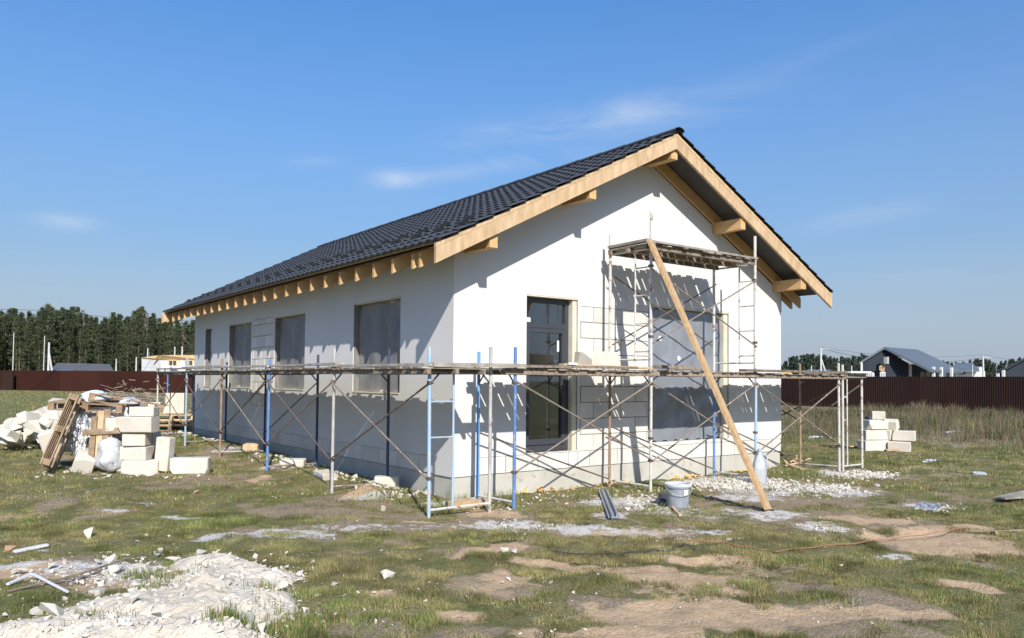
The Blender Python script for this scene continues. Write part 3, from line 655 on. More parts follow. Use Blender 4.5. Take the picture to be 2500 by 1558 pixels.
# right hand end scaffold
sc3 = thing('scaffold', 'short white ladder frame scaffold standing past the right end of the gable', 'scaffold', group='tube scaffolds round the house')
frame(sc3, (7.95, FO-.02), (8.66, FO), 1.68, 1.74, p_white, p_white, ladder=p_white, br=False, lw=.16)
brace(sc3, (8.66, FO+.03, 1.30), (7.95, -.2, .45), p_braced); brace(sc3, (8.0, FO+.1, 1.25), (8.2, 1.4, .2), p_braced)
brace(sc3, (8.0, FO+.1, .2), (8.2, 1.4, 1.25), p_braced)

# decks of cross boards on bearers
def deck(label, x0, x1, y0, y1, z, along, gap=.012, holes=.12, m=m_old, mb_=m_oldg, sag=0, ragged=.035):
    L = (x1-x0) if along == 'x' else (y1-y0); Wd = (y1-y0) if along == 'x' else (x1-x0)
    t_ = thing('deck_panel', label, 'scaffold deck', (x0, y0, z), None, 'boarded decks lying on the scaffolds')
    if along == 'x': mk = lambda a, b, c, d, e, f: MB().box(a, b, c, d, e, f)
    else: mk = lambda a, b, c, d, e, f: MB().box(c, d, a, b, e, f)
    for w in (.05, Wd/2, Wd-.05): obj('bearer', mk(-.03, L+.03, w-.025, w+.025, -.062, -.001), t_, m=m)
    p = 0.0
    while p < L-.03:
        bw_ = min(random.choice((.09, .1, .12, .14, .15)), L-p)
        e0, e1 = random.uniform(-ragged, ragged*.4), random.uniform(-ragged*.4, ragged)
        obj('board', mk(p, p+bw_, e0, Wd+e1, 0, .022+random.uniform(-.003, .003)), t_, m=random.choice((m, m, mb_)))
        p += bw_ + (gap*random.uniform(.3, 1.2) if random.random() > holes else max(gap, .012)*random.uniform(1.5, 2.6))
    return t_
prev = -1.1
names = ['nearest the house corner, grey-edged', 'before the widest window', 'before the second window', 'in front of the bare blocks', 'at the far end of the side wall']
for k, yy in enumerate(SY):
    deck('boarded scaffold deck along the shaded side wall, '+names[k], -1.14, -.26, prev-.06, yy+.05-(.0), ZD-.035+.012*(k % 2), 'y', .009, .26)
    prev = yy+.13
fn = ['gable, before the glazed door', 'before the wide window, carrying the white block', 'gable, reaching past the right house corner']
for k, (a, b) in enumerate(((.12, 2.72), (2.78, 5.28), (5.34, 8.02))):
    deck('boarded lower deck at the '+fn[k] if k != 1 else 'boarded lower deck under the tall white pole tower', a, b, -1.12, -.28, ZD-.03+(.01 if k == 1 else 0), 'x', .016, .30)
deck('topmost boarded deck, high on the white pole tower', 2.68, 5.24, -1.12, -.26, 3.355, 'x', .022, .45, ragged=.05)
deck('short pale deck at the right end of the scaffold', 8.06, 8.68, -1.14, -.3, 1.5, 'x', .004, .0, m_oldg, m_white)
# loose planks along the outer edges of the decks
def plank(label, p, q, w=.13, h=.032, m=m_oldg, up=(0, 0, 1), group=None):
    return tag(obj('plank', MB().bar(p, q, w, h, up), m=m), label, 'plank', group)
zt_ = ZD+.01
plank('grey loose plank lying on the side deck nearest the house corner', (-1.07, -1.15, zt_), (-1.08, 1.55, zt_+.01))
plank('pale loose plank on the side deck before the widest side window', (-1.08, 1.3, zt_+.04), (-1.06, 4.2, zt_+.035))
plank('brownish loose plank on the side deck before the bare blocks', (-1.1, 4.0, zt_+.035), (-1.06, 6.9, zt_+.04))
plank('thick pale loose plank on the far end of the side deck', (-1.07, 6.6, zt_+.05), (-1.09, 9.5, zt_+.045), .14, .05)
plank('dark loose plank on the farthest side deck', (-1.09, 9.1, zt_+.03), (-1.07, 12.0, zt_+.04))
plank('grey plank round the corner of the scaffold, from side to front', (-1.02, -1.12, zt_), (.34, -1.13, zt_+.012), .12, .05)
plank('long weathered plank on the front deck before the glazed door', (.2, -1.09, zt_+.005), (2.72, -1.1, zt_+.02), .12, .035, m_old)
plank('light plank lying across the front deck under the white block', (1.1, -1.0, zt_+.045), (2.7, -1.12, zt_-.002+.02), .12, .025, m_palletl)
plank('bent brown plank on the front deck left of the leaning board', (2.85, -1.1, zt_+.045), (4.0, -1.08, zt_+.03), .13, .05, m_old)
plank('smooth brown plank on the front deck reaching the right house corner', (4.9, -1.1, zt_+.02), (7.95, -1.1, zt_+.02), .14, .04, m_old)
plank('white painted board on the short right end deck', (8.02, -1.1, 1.54), (8.72, -1.12, 1.545), .2, .035, m_white)
plank('weathered edge plank on the topmost deck', (2.66, -1.12, 3.395), (5.26, -1.1, 3.395), .1, .03)
plank('grey batten across the left end of the topmost deck', (2.70, -1.1, 3.42), (2.72, -.25, 3.42), .1, .04)
# leaning board
o = obj('leaning_board', MB().bar((2.70, -3.12, float(hgt(2.7, -3.12))+.02), (2.665, -1.145, 3.40), .045, .15, (1.0, .35, 0)).bar((2.742, -3.075, float(hgt(2.7, -3.1))+.03), (2.706, -1.13, 3.30), .04, .06, (1, .35, 0)), m=m_plankn)
tag(o, 'long new pine board leaning from the ground onto the top deck', 'board')
# things on the deck
def block(label, loc, size=(.6, .25, .25), rz=0., rx=0., ry=0., group='loose aerated blocks', m=m_blockraw, name='block'):
    lx, ly, lz = size; b = bmesh.new(); bmesh.ops.create_cube(b, size=1); bmesh.ops.scale(b, vec=(lx, ly, lz), verts=b.verts)
    r = random.Random(int(loc[0]*991+loc[1]*7919+loc[2]*313))
    bmesh.ops.bevel(b, geom=b.edges, offset=.012, segments=1, affect='EDGES')
    vv = random.Random(5)
    # knock a corner or two off
    for _ in range(r.choice((1, 2, 3, 4))):
        c = Vector((r.choice((-1, 1))*lx/2, r.choice((-1, 1))*ly/2, r.choice((-1, 1))*lz/2)); nrm = c.normalized()+Vector((r.uniform(-.4, .4), r.uniform(-.4, .4), r.uniform(-.4, .4)))
        bmesh.ops.bisect_plane(b, geom=b.verts[:]+b.edges[:]+b.faces[:], plane_co=c*r.uniform(.80, .95), plane_no=nrm, clear_outer=True)
        bmesh.ops.holes_fill(b, edges=[e for e in b.edges if e.is_boundary])
    me = bpy.data.meshes.new(name); b.to_mesh(me); b.free(); me.materials.append(m)
    o = obj(name, me, None, loc, (rx, ry, rz)); return tag(o, label, 'block', group)
block('white block lying on the front deck left of the tower', (2.10, -.62, ZD+.03+.115), (.57, .42, .23), .03)
tag(obj('spatula', MB().prism([(0, 0, 0), (.16, 0, 0), (.18, .06, 0), (.05, .09, .0)], (0, 0, .03)), None, (1.12, -1.12, ZD+.05), m=m_white), 'small white scrap lying on the front deck before the door', 'scrap')

# ------------------------------------------------------------------ objects on the ground
c = gnd(1655, 1241)
bk = thing('bucket', 'grey plastic bucket with white crusted rim and a square label', 'bucket', tuple(c+np.array([0, 0, .0])))
m_bucket = mat('grey_bucket_plastic', (.23, .26, .30), (.30, .32, .35), 8, .5, spots=(14, .64, (.55, .56, .56)))
m_crust = mat('plaster_crust', (.60, .61, .61), (.5, .51, .52), 12, .9, .004, 50)
obj('body', MB().lathe([(0, 0), (.118, 0), (.128, .02), (.158, .27), (.172, .272), (.172, .286), (.160, .287), (.146, .27), (.12, .06), (0, .06)], 28), bk, m=m_bucket, smooth=False)
obj('rim', MB().lathe([(.150, .288), (.176, .290), (.180, .315), (.168, .325), (.150, .318), (.150, .288)], 28), bk, m=m_crust)
obj('label', MB().prism([(-.03, -.152, .18), (.035, -.151, .18), (.037, -.163, .255), (-.032, -.164, .255)], (0, -.004, 0)), bk, rot=(0, 0, .15-.35), m=m_white)
obj('handle', MB().path([(.176*math.cos(a), .176*math.sin(a)-.0, .30-.12*math.sin(a)) for a in np.linspace(0, math.pi, 12)], .004, 5), bk, rot=2.6, m=p_grey)
c = gnd(1618, 1223)
tag(obj('paint_tin', MB().lathe([(0, 0), (.06, 0), (.06, .10), (.052, .105), (0, .1)], 18), None, tuple(c), m=m_frame), 'small black pot standing left of the grey bucket', 'pot')
o = obj('wooden_stick', MB().bar(gnd(1638, 1240, .03), gnd(1660, 1262, .02), .03, .02), m=m_palletl); tag(o, 'short yellow stick lying against the front of the bucket', 'stick')
c = gnd(1855, 1183)
bt_ = thing('plastic_bottle', 'large cloudy plastic bottle standing behind the leaning board by the scaffold pole', 'bottle', tuple(c))
obj('body', MB().lathe([(0, 0), (.105, 0), (.115, .03), (.11, .15), (.115, .18), (.11, .33), (.08, .43), (.035, .50), (.03, .54), (0, .54)], 20), bt_, m=m_bottle, smooth=True)
obj('cap', MB().lathe([(0, .54), (.034, .54), (.034, .575), (0, .58)], 14), bt_, m=p_lblue)
obj('handle', MB().path([(.03, 0, .5), (.11, 0, .47), (.12, 0, .36), (.09, 0, .31)], .010, 6), bt_, rot=-.8, m=m_bottle)
# metal channel, spilt plaster
a, b = gnd(1472, 1201, .03), gnd(1500, 1271, .03); dv = (b-a)/np.linalg.norm(b-a)
o = obj('metal_channel', MB().bar(a, b, .14, .006).bar(a+np.array([.068, .03, .02]), b+np.array([.068, .03, .02]), .006, .05).bar(a-np.array([.068, .03, -.02]), b-np.array([.068, .03, -.02]), .006, .05), m=mat('zinc', (.42, .44, .47), (.32, .34, .37), 9, .45, metallic=.3))
tag(o, 'grey metal channel lying on the ground left of the bucket', 'metal channel')
o = obj('thin_board', MB().bar(gnd(1450, 1186, .02), gnd(1545, 1183, .02), .09, .02), m=m_old); tag(o, 'thin ochre board lying at the plinth under the tall pole', 'board')
o = obj('timber_offcut', MB().bar(gnd(1098, 1246, .05), gnd(1150, 1236, .05), .16, .10), m=m_palletl); tag(o, 'orange timber offcut at the near house corner', 'timber')
o = obj('timber_offcut', MB().bar(gnd(1160, 1238, .05), gnd(1190, 1234, .05), .12, .08), m=m_palletl); tag(o, 'short orange timber offcut under the grey corner pole', 'timber')
o = obj('plaster_slab', MB().prism([tuple(gnd(u_, v_, .03)) for u_, v_ in ((1100, 1232), (1180, 1222), (1200, 1228), (1130, 1240))], (0, 0, .03)), m=m_crust); tag(o, 'flat white plaster scrap on the timber at the near corner', 'scrap')
block('white block under the second black inner scaffold pole', (-.26, 1.38, float(hgt(-.26, 1.38))+.05), (.36, .22, .19), -.5)
block('broken white block beside the blue pole of the side scaffold', (-.62, 4.15, float(hgt(-.6, 4.1))+.05), (.42, .22, .14), -.6, .1)
block('ochre block under the rusty third outer pole', (-.42, 6.9, float(hgt(-.4, 6.9))+.05), (.3, .22, .18), -.6, .1, m=m_palletl)
block('flat white slab lying at the wall foot beside the grey scaffold pole', (-.7, 2.6, float(hgt(-.7, 2.6))+.03), (.7, .25, .10), 1.4, .08)
# single fragments
frs = [(220, 1312, .17, 'rounded white block lump alone on the grass at the left'), (26, 1346, .10, 'small tan brick piece standing at the left edge'), (178, 1352, .08, 'small brown brick piece beside the long stick'),
       (820, 1430, .09, 'white lump alone on the grass right of the rubble heap'), (838, 1462, .07, 'small white lump just below the larger lone one'), (945, 1410, .15, 'flat greyish stone sunk in the grass at centre'),
       (1232, 1347, .10, 'white scrap on the narrow sand strip at centre'), (1255, 1350, .07, 'smaller white scrap beside another on the sand strip'), (480, 1208, .12, 'ochre scrap on the grass below the pallet pile'), (215, 1208, .12, 'flat white scrap on the grass below the leaning pallet'),
       (2430, 1305, .09, 'yellowish white lump near the right edge on the green grass'), (2140, 1189, .10, 'white lump at the end of the rubble by a twig'), (1780, 1322, .07, 'pale lump just below the foot of the leaning board'), (2053, 1384, .05, 'small yellow scrap in the grass at lower right'),
       (1290, 1236, .07, 'small white lump by the blue pole at the front'), (935, 1245, .09, 'white lump in the grass below the white block'), (1732, 1212, .10, 'white shard standing upright right of the bucket'), (2260, 1132, .12, 'crumpled pale scrap on grass right of the block stack'),
       (470, 1488, .10, 'tan lump lying on the large white heap'), (700, 1355, .06, 'upright white shard in the grass above the heap'), (622, 1362, .07, 'left one of three white lumps in the grass above the heap'), (665, 1358, .05, 'middle one of three white lumps in the grass above the heap')]
m_tan = mat('tan_brick', (.50, .32, .19), (.42, .26, .15), 8, .9, .003, 50)
for i, (u_, v_, s_, lb) in enumerate(frs):
    c = gnd(u_, v_); me = HMESH[i % 14]
    if 'tan' in lb or 'brown' in lb or 'ochre' in lb or 'yellow' in lb: me = me.copy(); me.materials[0] = m_tan if 'yellow' not in lb else m_palletl
    o = obj('fragment', me, None, (c[0], c[1], c[2]+s_*.22), (random.uniform(-.3, .3), random.uniform(-.3, .3), random.uniform(0, 6)), s_); tag(o, lb, 'fragment', 'lone fragments on the grass')

# white heap, lower left
HEAP = [patch(*q) for q in [(550, 1425, 135, 34), (540, 1382, 70, 16), (420, 1490, 210, 34), (160, 1548, 190, 22), (590, 1475, 80, 34), (300, 1545, 260, 26), (670, 1420, 50, 14)]]
hx = np.arange(-7.0, -2.0, .03); hy = np.arange(-5.6, -.6, .03); X, Y = np.meshgrid(hx, hy); x = X.ravel(); y = Y.ravel()
mk_ = field(x, y, HEAP, .16, 13); zb = hgt(x, y)
hz = zb - .05 + .15*np.clip(mk_, 0, 1)**.8*(.55+.8*fbm(x, y, 2.2, 3, 21)) + .06*np.clip(mk_*2, 0, 1)*np.abs(fbm(x, y, 6, 4, 22)-.5)*2
nx, ny = len(hx), len(hy); I = np.arange(nx*ny).reshape(ny, nx)
fc = np.stack([I[:-1, :-1].ravel(), I[:-1, 1:].ravel(), I[1:, 1:].ravel(), I[1:, :-1].ravel()], 1)
keep = (mk_[fc].max(1) > .02); fc = fc[keep]
used = np.unique(fc); rem = -np.ones(len(x), int); rem[used] = np.arange(len(used))
m_heap = mat('crushed_block_heap', (.60, .535, .44), (.48, .42, .33), 3, .97, .02, 26, spots=(9, .62, (.37, .32, .245)))
o = obj('rubble_heap', npmesh('rubble_heap', np.stack([x, y, hz], 1)[used], rem[fc], m_heap), kind='stuff'); tag(o, 'low heap of crushed white block and mortar in the lower left foreground', 'rubble heap')
def heapz(px, py):
    a = np.array([px]); b = np.array([py]); k = field(a, b, HEAP, .16, 13)
    return float((hgt(a, b)-.05+.15*np.clip(k, 0, 1)**.8*(.55+.8*fbm(a, b, 2.2, 3, 21))+.06*np.clip(k*2, 0, 1)*np.abs(fbm(a, b, 6, 4, 22)-.5)*2)[0]), float(k[0])
pts = []; sz = []
for _ in range(5600):
    u_, v_ = rng.uniform(-40, 790), rng.uniform(1340, 1600); c = gnd(u_, v_); zz, k = heapz(c[0], c[1])
    if k < .08 and rng.random() > .14: continue
    pts.append((c[0], c[1], max(zz, c[2]))); sz.append(.006+.06*rng.random()**6)
for _ in range(420):
    c = gnd(rng.normal(300, 120), rng.normal(1400, 28)); pts.append(c); sz.append(.012+.05*rng.random()**2)
scatter('heap_gravel', pts, sz, m_blockraw, 'crumbs and small shards of white block covering the foreground heap', 'rubble', .35)
k = 0
big = [(285, 1400, .12), (330, 1450, .09), (385, 1360, .10), (420, 1372, .12), (395, 1350, .09), (270, 1370, .10), (490, 1360, .09), (240, 1378, .08), (270, 1430, .10), (310, 1395, .09), (235, 1455, .11), (120, 1535, .15), (320, 1500, .13), (200, 1530, .11), (600, 1530, .14), (680, 1475, .12), (500, 1420, .08), (380, 1530, .09), (450, 1400, .09), (345, 1385, .08), (130, 1385, .07), (40, 1400, .08), (60, 1395, .06), (160, 1375, .06), (90, 1500, .08), (560, 1460, .08), (420, 1450, .07), (640, 1545, .10), (255, 1405, .07), (740, 1500, .07), (770, 1500, .05), (300, 1360, .06)]
for u_, v_, s_ in big:
    c = gnd(u_, v_); zz, _ = heapz(c[0], c[1]); k += 1
    o = obj('fragment', HMESH[k % 14], None, (c[0], c[1], max(zz, c[2])+s_*.2), (random.uniform(-.4, .4), random.uniform(-.4, .4), random.uniform(0, 6)), s_*1.15)
    tag(o, 'one of the larger white block chunks on or beside the foreground heap', 'fragment', 'larger chunks on the foreground heap')
o = obj('bent_profile', MB().bar(gnd(18, 1436, .03), gnd(78, 1416, .05), .025, .015).bar(gnd(78, 1416, .05), gnd(165, 1452, .02), .018, .012), m=m_white); tag(o, 'bent white plastic profile lying at the left edge', 'profile')
o = obj('long_stick', MB().tube(gnd(15, 1452, .02), gnd(200, 1415, .05), .010, 6).tube(gnd(200, 1415, .05), gnd(345, 1366, .05), .010, 6, .006), m=m_old); tag(o, 'long thin brown stick lying from the left edge to the heap', 'stick')
o = obj('white_lath', MB().bar(gnd(35, 1352, .02), gnd(115, 1338, .03), .05, .02), m=m_white); tag(o, 'short white lath lying in the grass at the left edge', 'lath')
# cables
def cable(label, pxs, m, r=.009, lift=.02):
    P = [gnd(*q, lift) for q in pxs]; pts = []
    for i in range(len(P)-1):
        for k in range(6):
            t_ = k/6; q = P[i]*(1-t_)+P[i+1]*t_; pts.append((q[0]+.02*math.sin(k+i*2.), q[1]+.02*math.cos(k*1.3+i), float(hgt(q[0], q[1]))+lift))
    pts.append(tuple(P[-1])); return tag(obj('cable', MB().path(pts, r, 6), m=m), label, 'cable')
m_orange = mat('orange_cable', (.36, .15, .09), (.28, .15, .10), 5, .6)
cable('orange cable snaking over the grass at lower right', [(1670, 1323), (1760, 1329), (1850, 1345), (1890, 1352), (2000, 1338), (2120, 1326), (2210, 1316), (2290, 1305), (2360, 1292)], m_orange, .0055)
cable('thin black wire curling on the ground below the scaffold', [(1350, 1352), (1430, 1358), (1500, 1356), (1560, 1352), (1640, 1348), (1672, 1330), (1700, 1345)], m_frame, .005)
cable('dark hose lying behind the foot of the leaning board', [(1740, 1218), (1790, 1238), (1850, 1246), (1890, 1250)], m_frame, .008)
# board pile at the right edge
for i, (a_, b_) in enumerate((((2440, 1224), (2520, 1208)), ((2445, 1229), (2520, 1221)))):
    o = obj('plank', MB().bar(gnd(*a_, .05+.02*i), gnd(*b_, .06), .11, .025), m=m_oldg); tag(o, ['upper grey plank lying at the right edge of the picture', 'lower grey plank lying at the right edge of the picture'][i], 'plank')
plank('weathered plank lying on the grass behind the right end scaffold', gnd(2010, 1090, .05), gnd(2080, 1098, .08), .12, .03, m_palletl)
plank('thin plank among debris at the foot of the right house corner', gnd(1925, 1140, .05), gnd(1960, 1150, .03), .1, .025, m_palletl)
for i in range(6):
    c = gnd(1925+i*6, 1133+random.uniform(-6, 10)); o = obj('wood_scrap', MB().bar(c+np.array([-.12, 0, .03]), c+np.array([.15*random.uniform(.4, 1), random.uniform(-.2, .2), .06+random.uniform(0, .1)]), .04, .02), m=m_palletl); tag(o, 'small broken wood scrap at the foot of the right house corner', 'scrap', 'wood scraps at the right corner')

# right hand block stack
c0 = gnd(2165, 1102); ax = RH; af = FH
def st(du, df, z, size, rz, label, rx=0, grp='blocks of the right hand stack', m=m_blockraw):
    p = c0+ax*du+af*df; return block(label, (p[0], p[1], c0[2]+z), size, -yaw+rz, rx, 0, grp, m)
st(-.28, .1, .13, (.66, .3, .26), .25, 'large block at the bottom left of the right hand stack')
st(.28, -.05, .12, (.5, .3, .25), -.5, 'block at the bottom right of the right hand stack', .06)
st(-.25, .12, .39, (.62, .25, .24), .22, 'long block in the second layer of the right hand stack')
st(.42, .0, .38, (.5, .3, .24), -.55, 'squared block jutting right in the second layer of the right hand stack')
st(.10, .25, .38, (.35, .25, .24), -.9, 'short block in the middle of the second layer of the right hand stack')
st(-.22, .1, .64, (.55, .25, .23), .28, 'block in the third layer of the right hand stack, left')
st(.15, .2, .63, (.42, .25, .24), -.7, 'tilted block in the third layer of the right hand stack, right', .25)
st(-.15, .12, .86, (.30, .24, .20), -.3, 'topmost block of the right hand stack')
st(-.38, .1, .80, (.16, .14, .08), .5, 'dark scrap beside the topmost block of the right hand stack', 0, 'blocks of the right hand stack', m_frame)
st(.0, -.25, .05, (.35, .12, .05), .2, 'brown board piece under the right hand stack', 0, 'blocks of the right hand stack', m_palletl)

# left pile of blocks, pallets and film
def pallet(label, loc, rot, m=m_pallet, group='wooden pallets'):
    t_ = thing('pallet', label, 'pallet', loc, rot, group)
    for k in range(5): obj('board', MB().box(-.6, .6, -.4+k*.175, -.4+k*.175+.10, .120, .142), t_, m=m)
    for k in range(3):
        obj('stringer', MB().box(-.6+k*.55, -.5+k*.55, -.4, .4, .099, .119), t_, m=m)
        for j in range(3): obj('spacer', MB().box(-.6+k*.55, -.5+k*.55, -.4+j*.35, -.3+j*.35, .0225, .0985), t_, m=m)
        obj('bottom_board', MB().box(-.6, .6, -.4+k*.35, -.3+k*.35, 0, .022), t_, m=m)
    return t_
O = gnd(346, 1159); DP = depth(O); ppm = F_PX/DP
def pl(u_, v_, df=0.0):
    """world point on the plane through the pile front, moved df metres back"""
    return at(u_, v_, DP)*1.0 if df == 0 else at(u_, v_, DP+df)
def pb(u0, u1, v0, v1, df, th, rz, label, rx=0., ry=0., grp='white blocks of the left hand pile', m=m_blockraw):
    cc = at((u0+u1)/2, (v0+v1)/2, DP+df+th/2); k = (DP+df)/F_PX
    return block(label, tuple(cc), ((u1-u0)*k*(1-.12*abs(math.sin(rz)*2)), th, (v1-v0)*k), -yaw+rz, rx, ry, grp, m)
pb(303, 392, 1123, 1160, 0, .30, .12, 'wide white block lying at the front foot of the left hand pile')
pb(419, 512, 1117, 1156, .0, .28, .18, 'white block lying alone on the grass right of the left hand pile')
pb(384, 420, 1067, 1150, .1, .2, -.1, 'white slab standing on end at the right of the left hand pile', 0, .07)
pb(292, 368, 1089, 1122, .08, .30, -.05, 'cream block in the second layer of the left hand pile')
pb(307, 363, 1056, 1088, .05, .3, .05, 'narrow white block in the third layer of the left hand pile')
pb(293, 382, 1017, 1055, .0, .3, .04, 'long white block in the fourth layer of the left hand pile')
pb(264, 298, 1019, 1052, .1, .5, .3, 'block seen end-on left of the fourth layer of the left hand pile')
pb(323, 383, 993, 1016, .1, .3, .08, 'topmost block at the right of the left hand pile')
pb(364, 384, 1054, 1096, .45, .3, .0, 'shaded block behind the upright slab of the left hand pile')
pb(366, 380, 1098, 1126, .45, .3, .1, 'small block behind the foot of the upright slab')
pb(289, 306, 1120, 1152, .1, .3, .2, 'narrow block end beside the wide front block of the left hand pile')
pb(180, 232, 1108, 1150, -.1, .35, .5, 'broken white block tilted at the front of the left hand pile', .35, .3)
pb(104, 150, 1050, 1116, .5, .25, .3, 'large broken slab leaning at the left of the leaning pallet', .25, -.25)
pb(121, 160, 976, 1012, 4.2, .4, .35, 'white block perched highest on the loose heap at the left', .15, .1)
# loose heap further left
heap_l = []
for i in range(64):
    t_ = random.random(); u_ = 5+170*t_; D_ = DP+3.2+random.uniform(-.8, 2.2)
    top = 1062-58*math.sin(min(1, t_*1.15)*math.pi*.62)
    v_ = random.uniform(top, 1078)
    heap_l.append((u_, v_, D_))
heap_l += [(20+20*random.random()*k, 1075-3*random.random(), DP+3) for k in range(5)]
for i, (u_, v_, D_) in enumerate(heap_l):
    s_ = random.uniform(.26, .52); q = at(u_, v_, D_); q[2] = max(q[2], float(hgt(q[0], q[1]))+.08)
    if i % 3: o = block('x', tuple(q), (s_*.95, .22, s_*.5), random.uniform(0, 6), random.uniform(-.6, .6), random.uniform(-.5, .5), name='fragment')
    else: o = obj('fragment', HMESH[i % 14], None, tuple(q), (random.uniform(-.6, .6), random.uniform(-.6, .6), random.uniform(0, 6)), s_)
    tag(o, 'broken white block in the loose heap at the far left', 'fragment', 'broken blocks of the far left heap')
pts = []; sz = []
for _ in range(500):
    c = gnd(rng.uniform(0, 190), rng.uniform(1068, 1095)) if _ % 2 else gnd(rng.uniform(90, 500), rng.uniform(1120, 1170)); pts.append(c); sz.append(.02+.1*rng.random()**3)
scatter('pile_crumbs', pts, sz, m_blockraw, 'white crumbs strewn round the foot of the left hand pile', 'rubble')
# core of the pile hidden under film: stacked pallet of blocks
for i in range(3):
    for j in range(2):
        pb(178+j*72, 246+j*72, 1005+i*32, 1036+i*32, .75, .6, .05, 'film-wrapped block inside the middle of the left hand pile', grp='film-wrapped blocks of the left hand pile')
def drape(label, u0, u1, v0, v1, df, m, seed, bul=.12, name='plastic_film'):
    vs = []; fs = []; a_, b_ = 26, 26; r = random.Random(seed); ph = [r.uniform(0, 6) for _ in range(6)]
    for i in range(a_+1):
        for j in range(b_+1):
            s = i/a_; t_ = j/b_
            uu = u0+(u1-u0)*(s*(.8+.2*t_)+.1*(1-t_)) + 2*math.sin(j*.9+ph[0]); vv = v0+(v1-v0)*t_ + 2.5*math.sin(i*.8+ph[1])*t_
            d_ = df - bul*math.sin(math.pi*s)*(.4+.6*t_) + .025*math.sin(i*.9+ph[2]+j*.45)+.018*math.sin(i*1.6+ph[3]-j*.8)+r.uniform(-.012, .012)
            vs.append(tuple(at(uu, vv, DP+d_)))
    for i in range(a_):
        for j in range(b_): q = i*(b_+1)+j; fs.append((q, q+1, q+b_+2, q+b_+1))
    o = obj(name, MB().add(vs, fs), m=m, smooth=True); return tag(o, label, 'plastic film')
drape('white film draped over the wrapped blocks in the left hand pile', 172, 325, 994, 1070, .62, m_wrap, 1)
drape('crumpled bluish film hanging behind the leaning pallet', 172, 216, 1010, 1112, .42, m_wrap, 2)
bag = MB(); r_ = random.Random(3)
def sack(label, u0, u1, v0, v1, df, m, name='bag', seed=3, parts=None):
    r = random.Random(seed); cc = at((u0+u1)/2, (v0+v1)/2, DP+df); k = (DP+df)/F_PX; b = MB(); vs = []; fs = []; n1, n2 = 20, 14; ph = [r.uniform(0, 6) for _ in range(5)]
    for j in range(n2+1):
        th = math.pi*j/n2
        for i in range(n1):
            a = 2*math.pi*i/n1; w = 1+.12*math.sin(3*a+ph[0]+j*.5)+.09*math.sin(5*a+ph[1]-j*.8)+.06*math.sin(9*a+ph[2]+j)
            w *= 1+r.uniform(-.07, .07)+.10*math.sin(4*th+ph[4]+a*2); rr = math.sin(th)**.6*w*(1.12 if th > 1.6 else .92); vs.append((rr*math.cos(a)*(u1-u0)*k/2, rr*math.sin(a)*.22, math.cos(th)*(v1-v0)*k/2*(1+.06*math.sin(2*a+ph[3]))))
    for j in range(n2):
        for i in range(n1): fs.append((j*n1+i, (j+1)*n1+i, (j+1)*n1+(i+1) % n1, j*n1+(i+1) % n1))
    o = obj(name, b.add(vs, fs), None, tuple(cc), -yaw, m=m, smooth=True); return tag(o, label, 'bag')
sack('clear crumpled film bag standing at the front of the left hand pile', 240, 300, 1068, 1150, .12, m_wrap)
m_bluebag = mat('blue_white_bag', (.62, .72, .74), (.82, .84, .82), 6, .4, .01, 12, spots=(5, .60, (.16, .48, .72)))
sack('crumpled white and blue plastic bag on top of the left hand pile', 205, 262, 953, 984, .75, m_bluebag, seed=8)
sack('crumpled white plastic bundle on top of the pile, right of the blue bag', 296, 336, 970, 990, .9, m_bluebag if False else m_wrap, seed=12)
# pallets of the pile
q = at(232, 1000, DP+.8); pallet('weathered pallet lying on top of the film in the left hand pile', tuple(q), (.05, .04, -yaw+.1))
q = at(305, 992, DP+1.1); pallet('tilted weathered pallet on top right of the left hand pile', tuple(q), (.0, .2, -yaw+.5))
# leaning pallet: foot near (135,1135), head near (200,985)
f_, h_ = at(132, 1134, DP+.0), at(196, 984, DP+.35); dv = Vector(h_-f_).normalized(); wv = Vector(RH*-.33+FH*.94).normalized(); nv = dv.cross(wv).normalized(); wv = nv.cross(dv)
Mx = Matrix((dv, wv, nv)).transposed().to_4x4(); mid = Vector((f_+h_)/2); pp = pallet('brown pallet leaning steeply at the left side of the left hand pile', (0, 0, 0), None); pp.matrix_world = Matrix.Translation(mid)@Mx
f_, h_ = at(243, 1120, DP+.05), at(248, 1012, DP+.25); dv = Vector(h_-f_).normalized(); wv = Vector(RH*.97+FH*-.1).normalized(); nv = wv.cross(dv).normalized(); wv = dv.cross(nv)
pt = thing('broken_pallet', 'broken pallet of upright brown boards at the centre of the left hand pile', 'pallet', tuple(f_))
for k, (w0, l0, l1) in enumerate(((-.15, .0, .72), (-.03, -.02, .80), (.08, .05, .82), (.17, .0, .62))):
    a_ = Vector(wv)*w0+Vector(dv)*l0; b_ = Vector(wv)*(w0+.03)+Vector(dv)*l1
    obj('board', MB().bar(a_, b_, .10 if k < 3 else .03, .022, nv), pt, m=m_palletl if k == 1 else m_pallet)
obj('crosspiece', MB().bar(Vector(wv)*-.3+Vector(dv)*.46+nv*.03, Vector(wv)*.5+Vector(dv)*.42+nv*.03, .022, .10, dv), pt, m=m_pallet)
obj('crosspiece', MB().bar(Vector(wv)*-.1+Vector(dv)*.65-nv*.03, Vector(wv)*.12+Vector(dv)*.65-nv*.03, .022, .3, dv), pt, m=m_pallet)
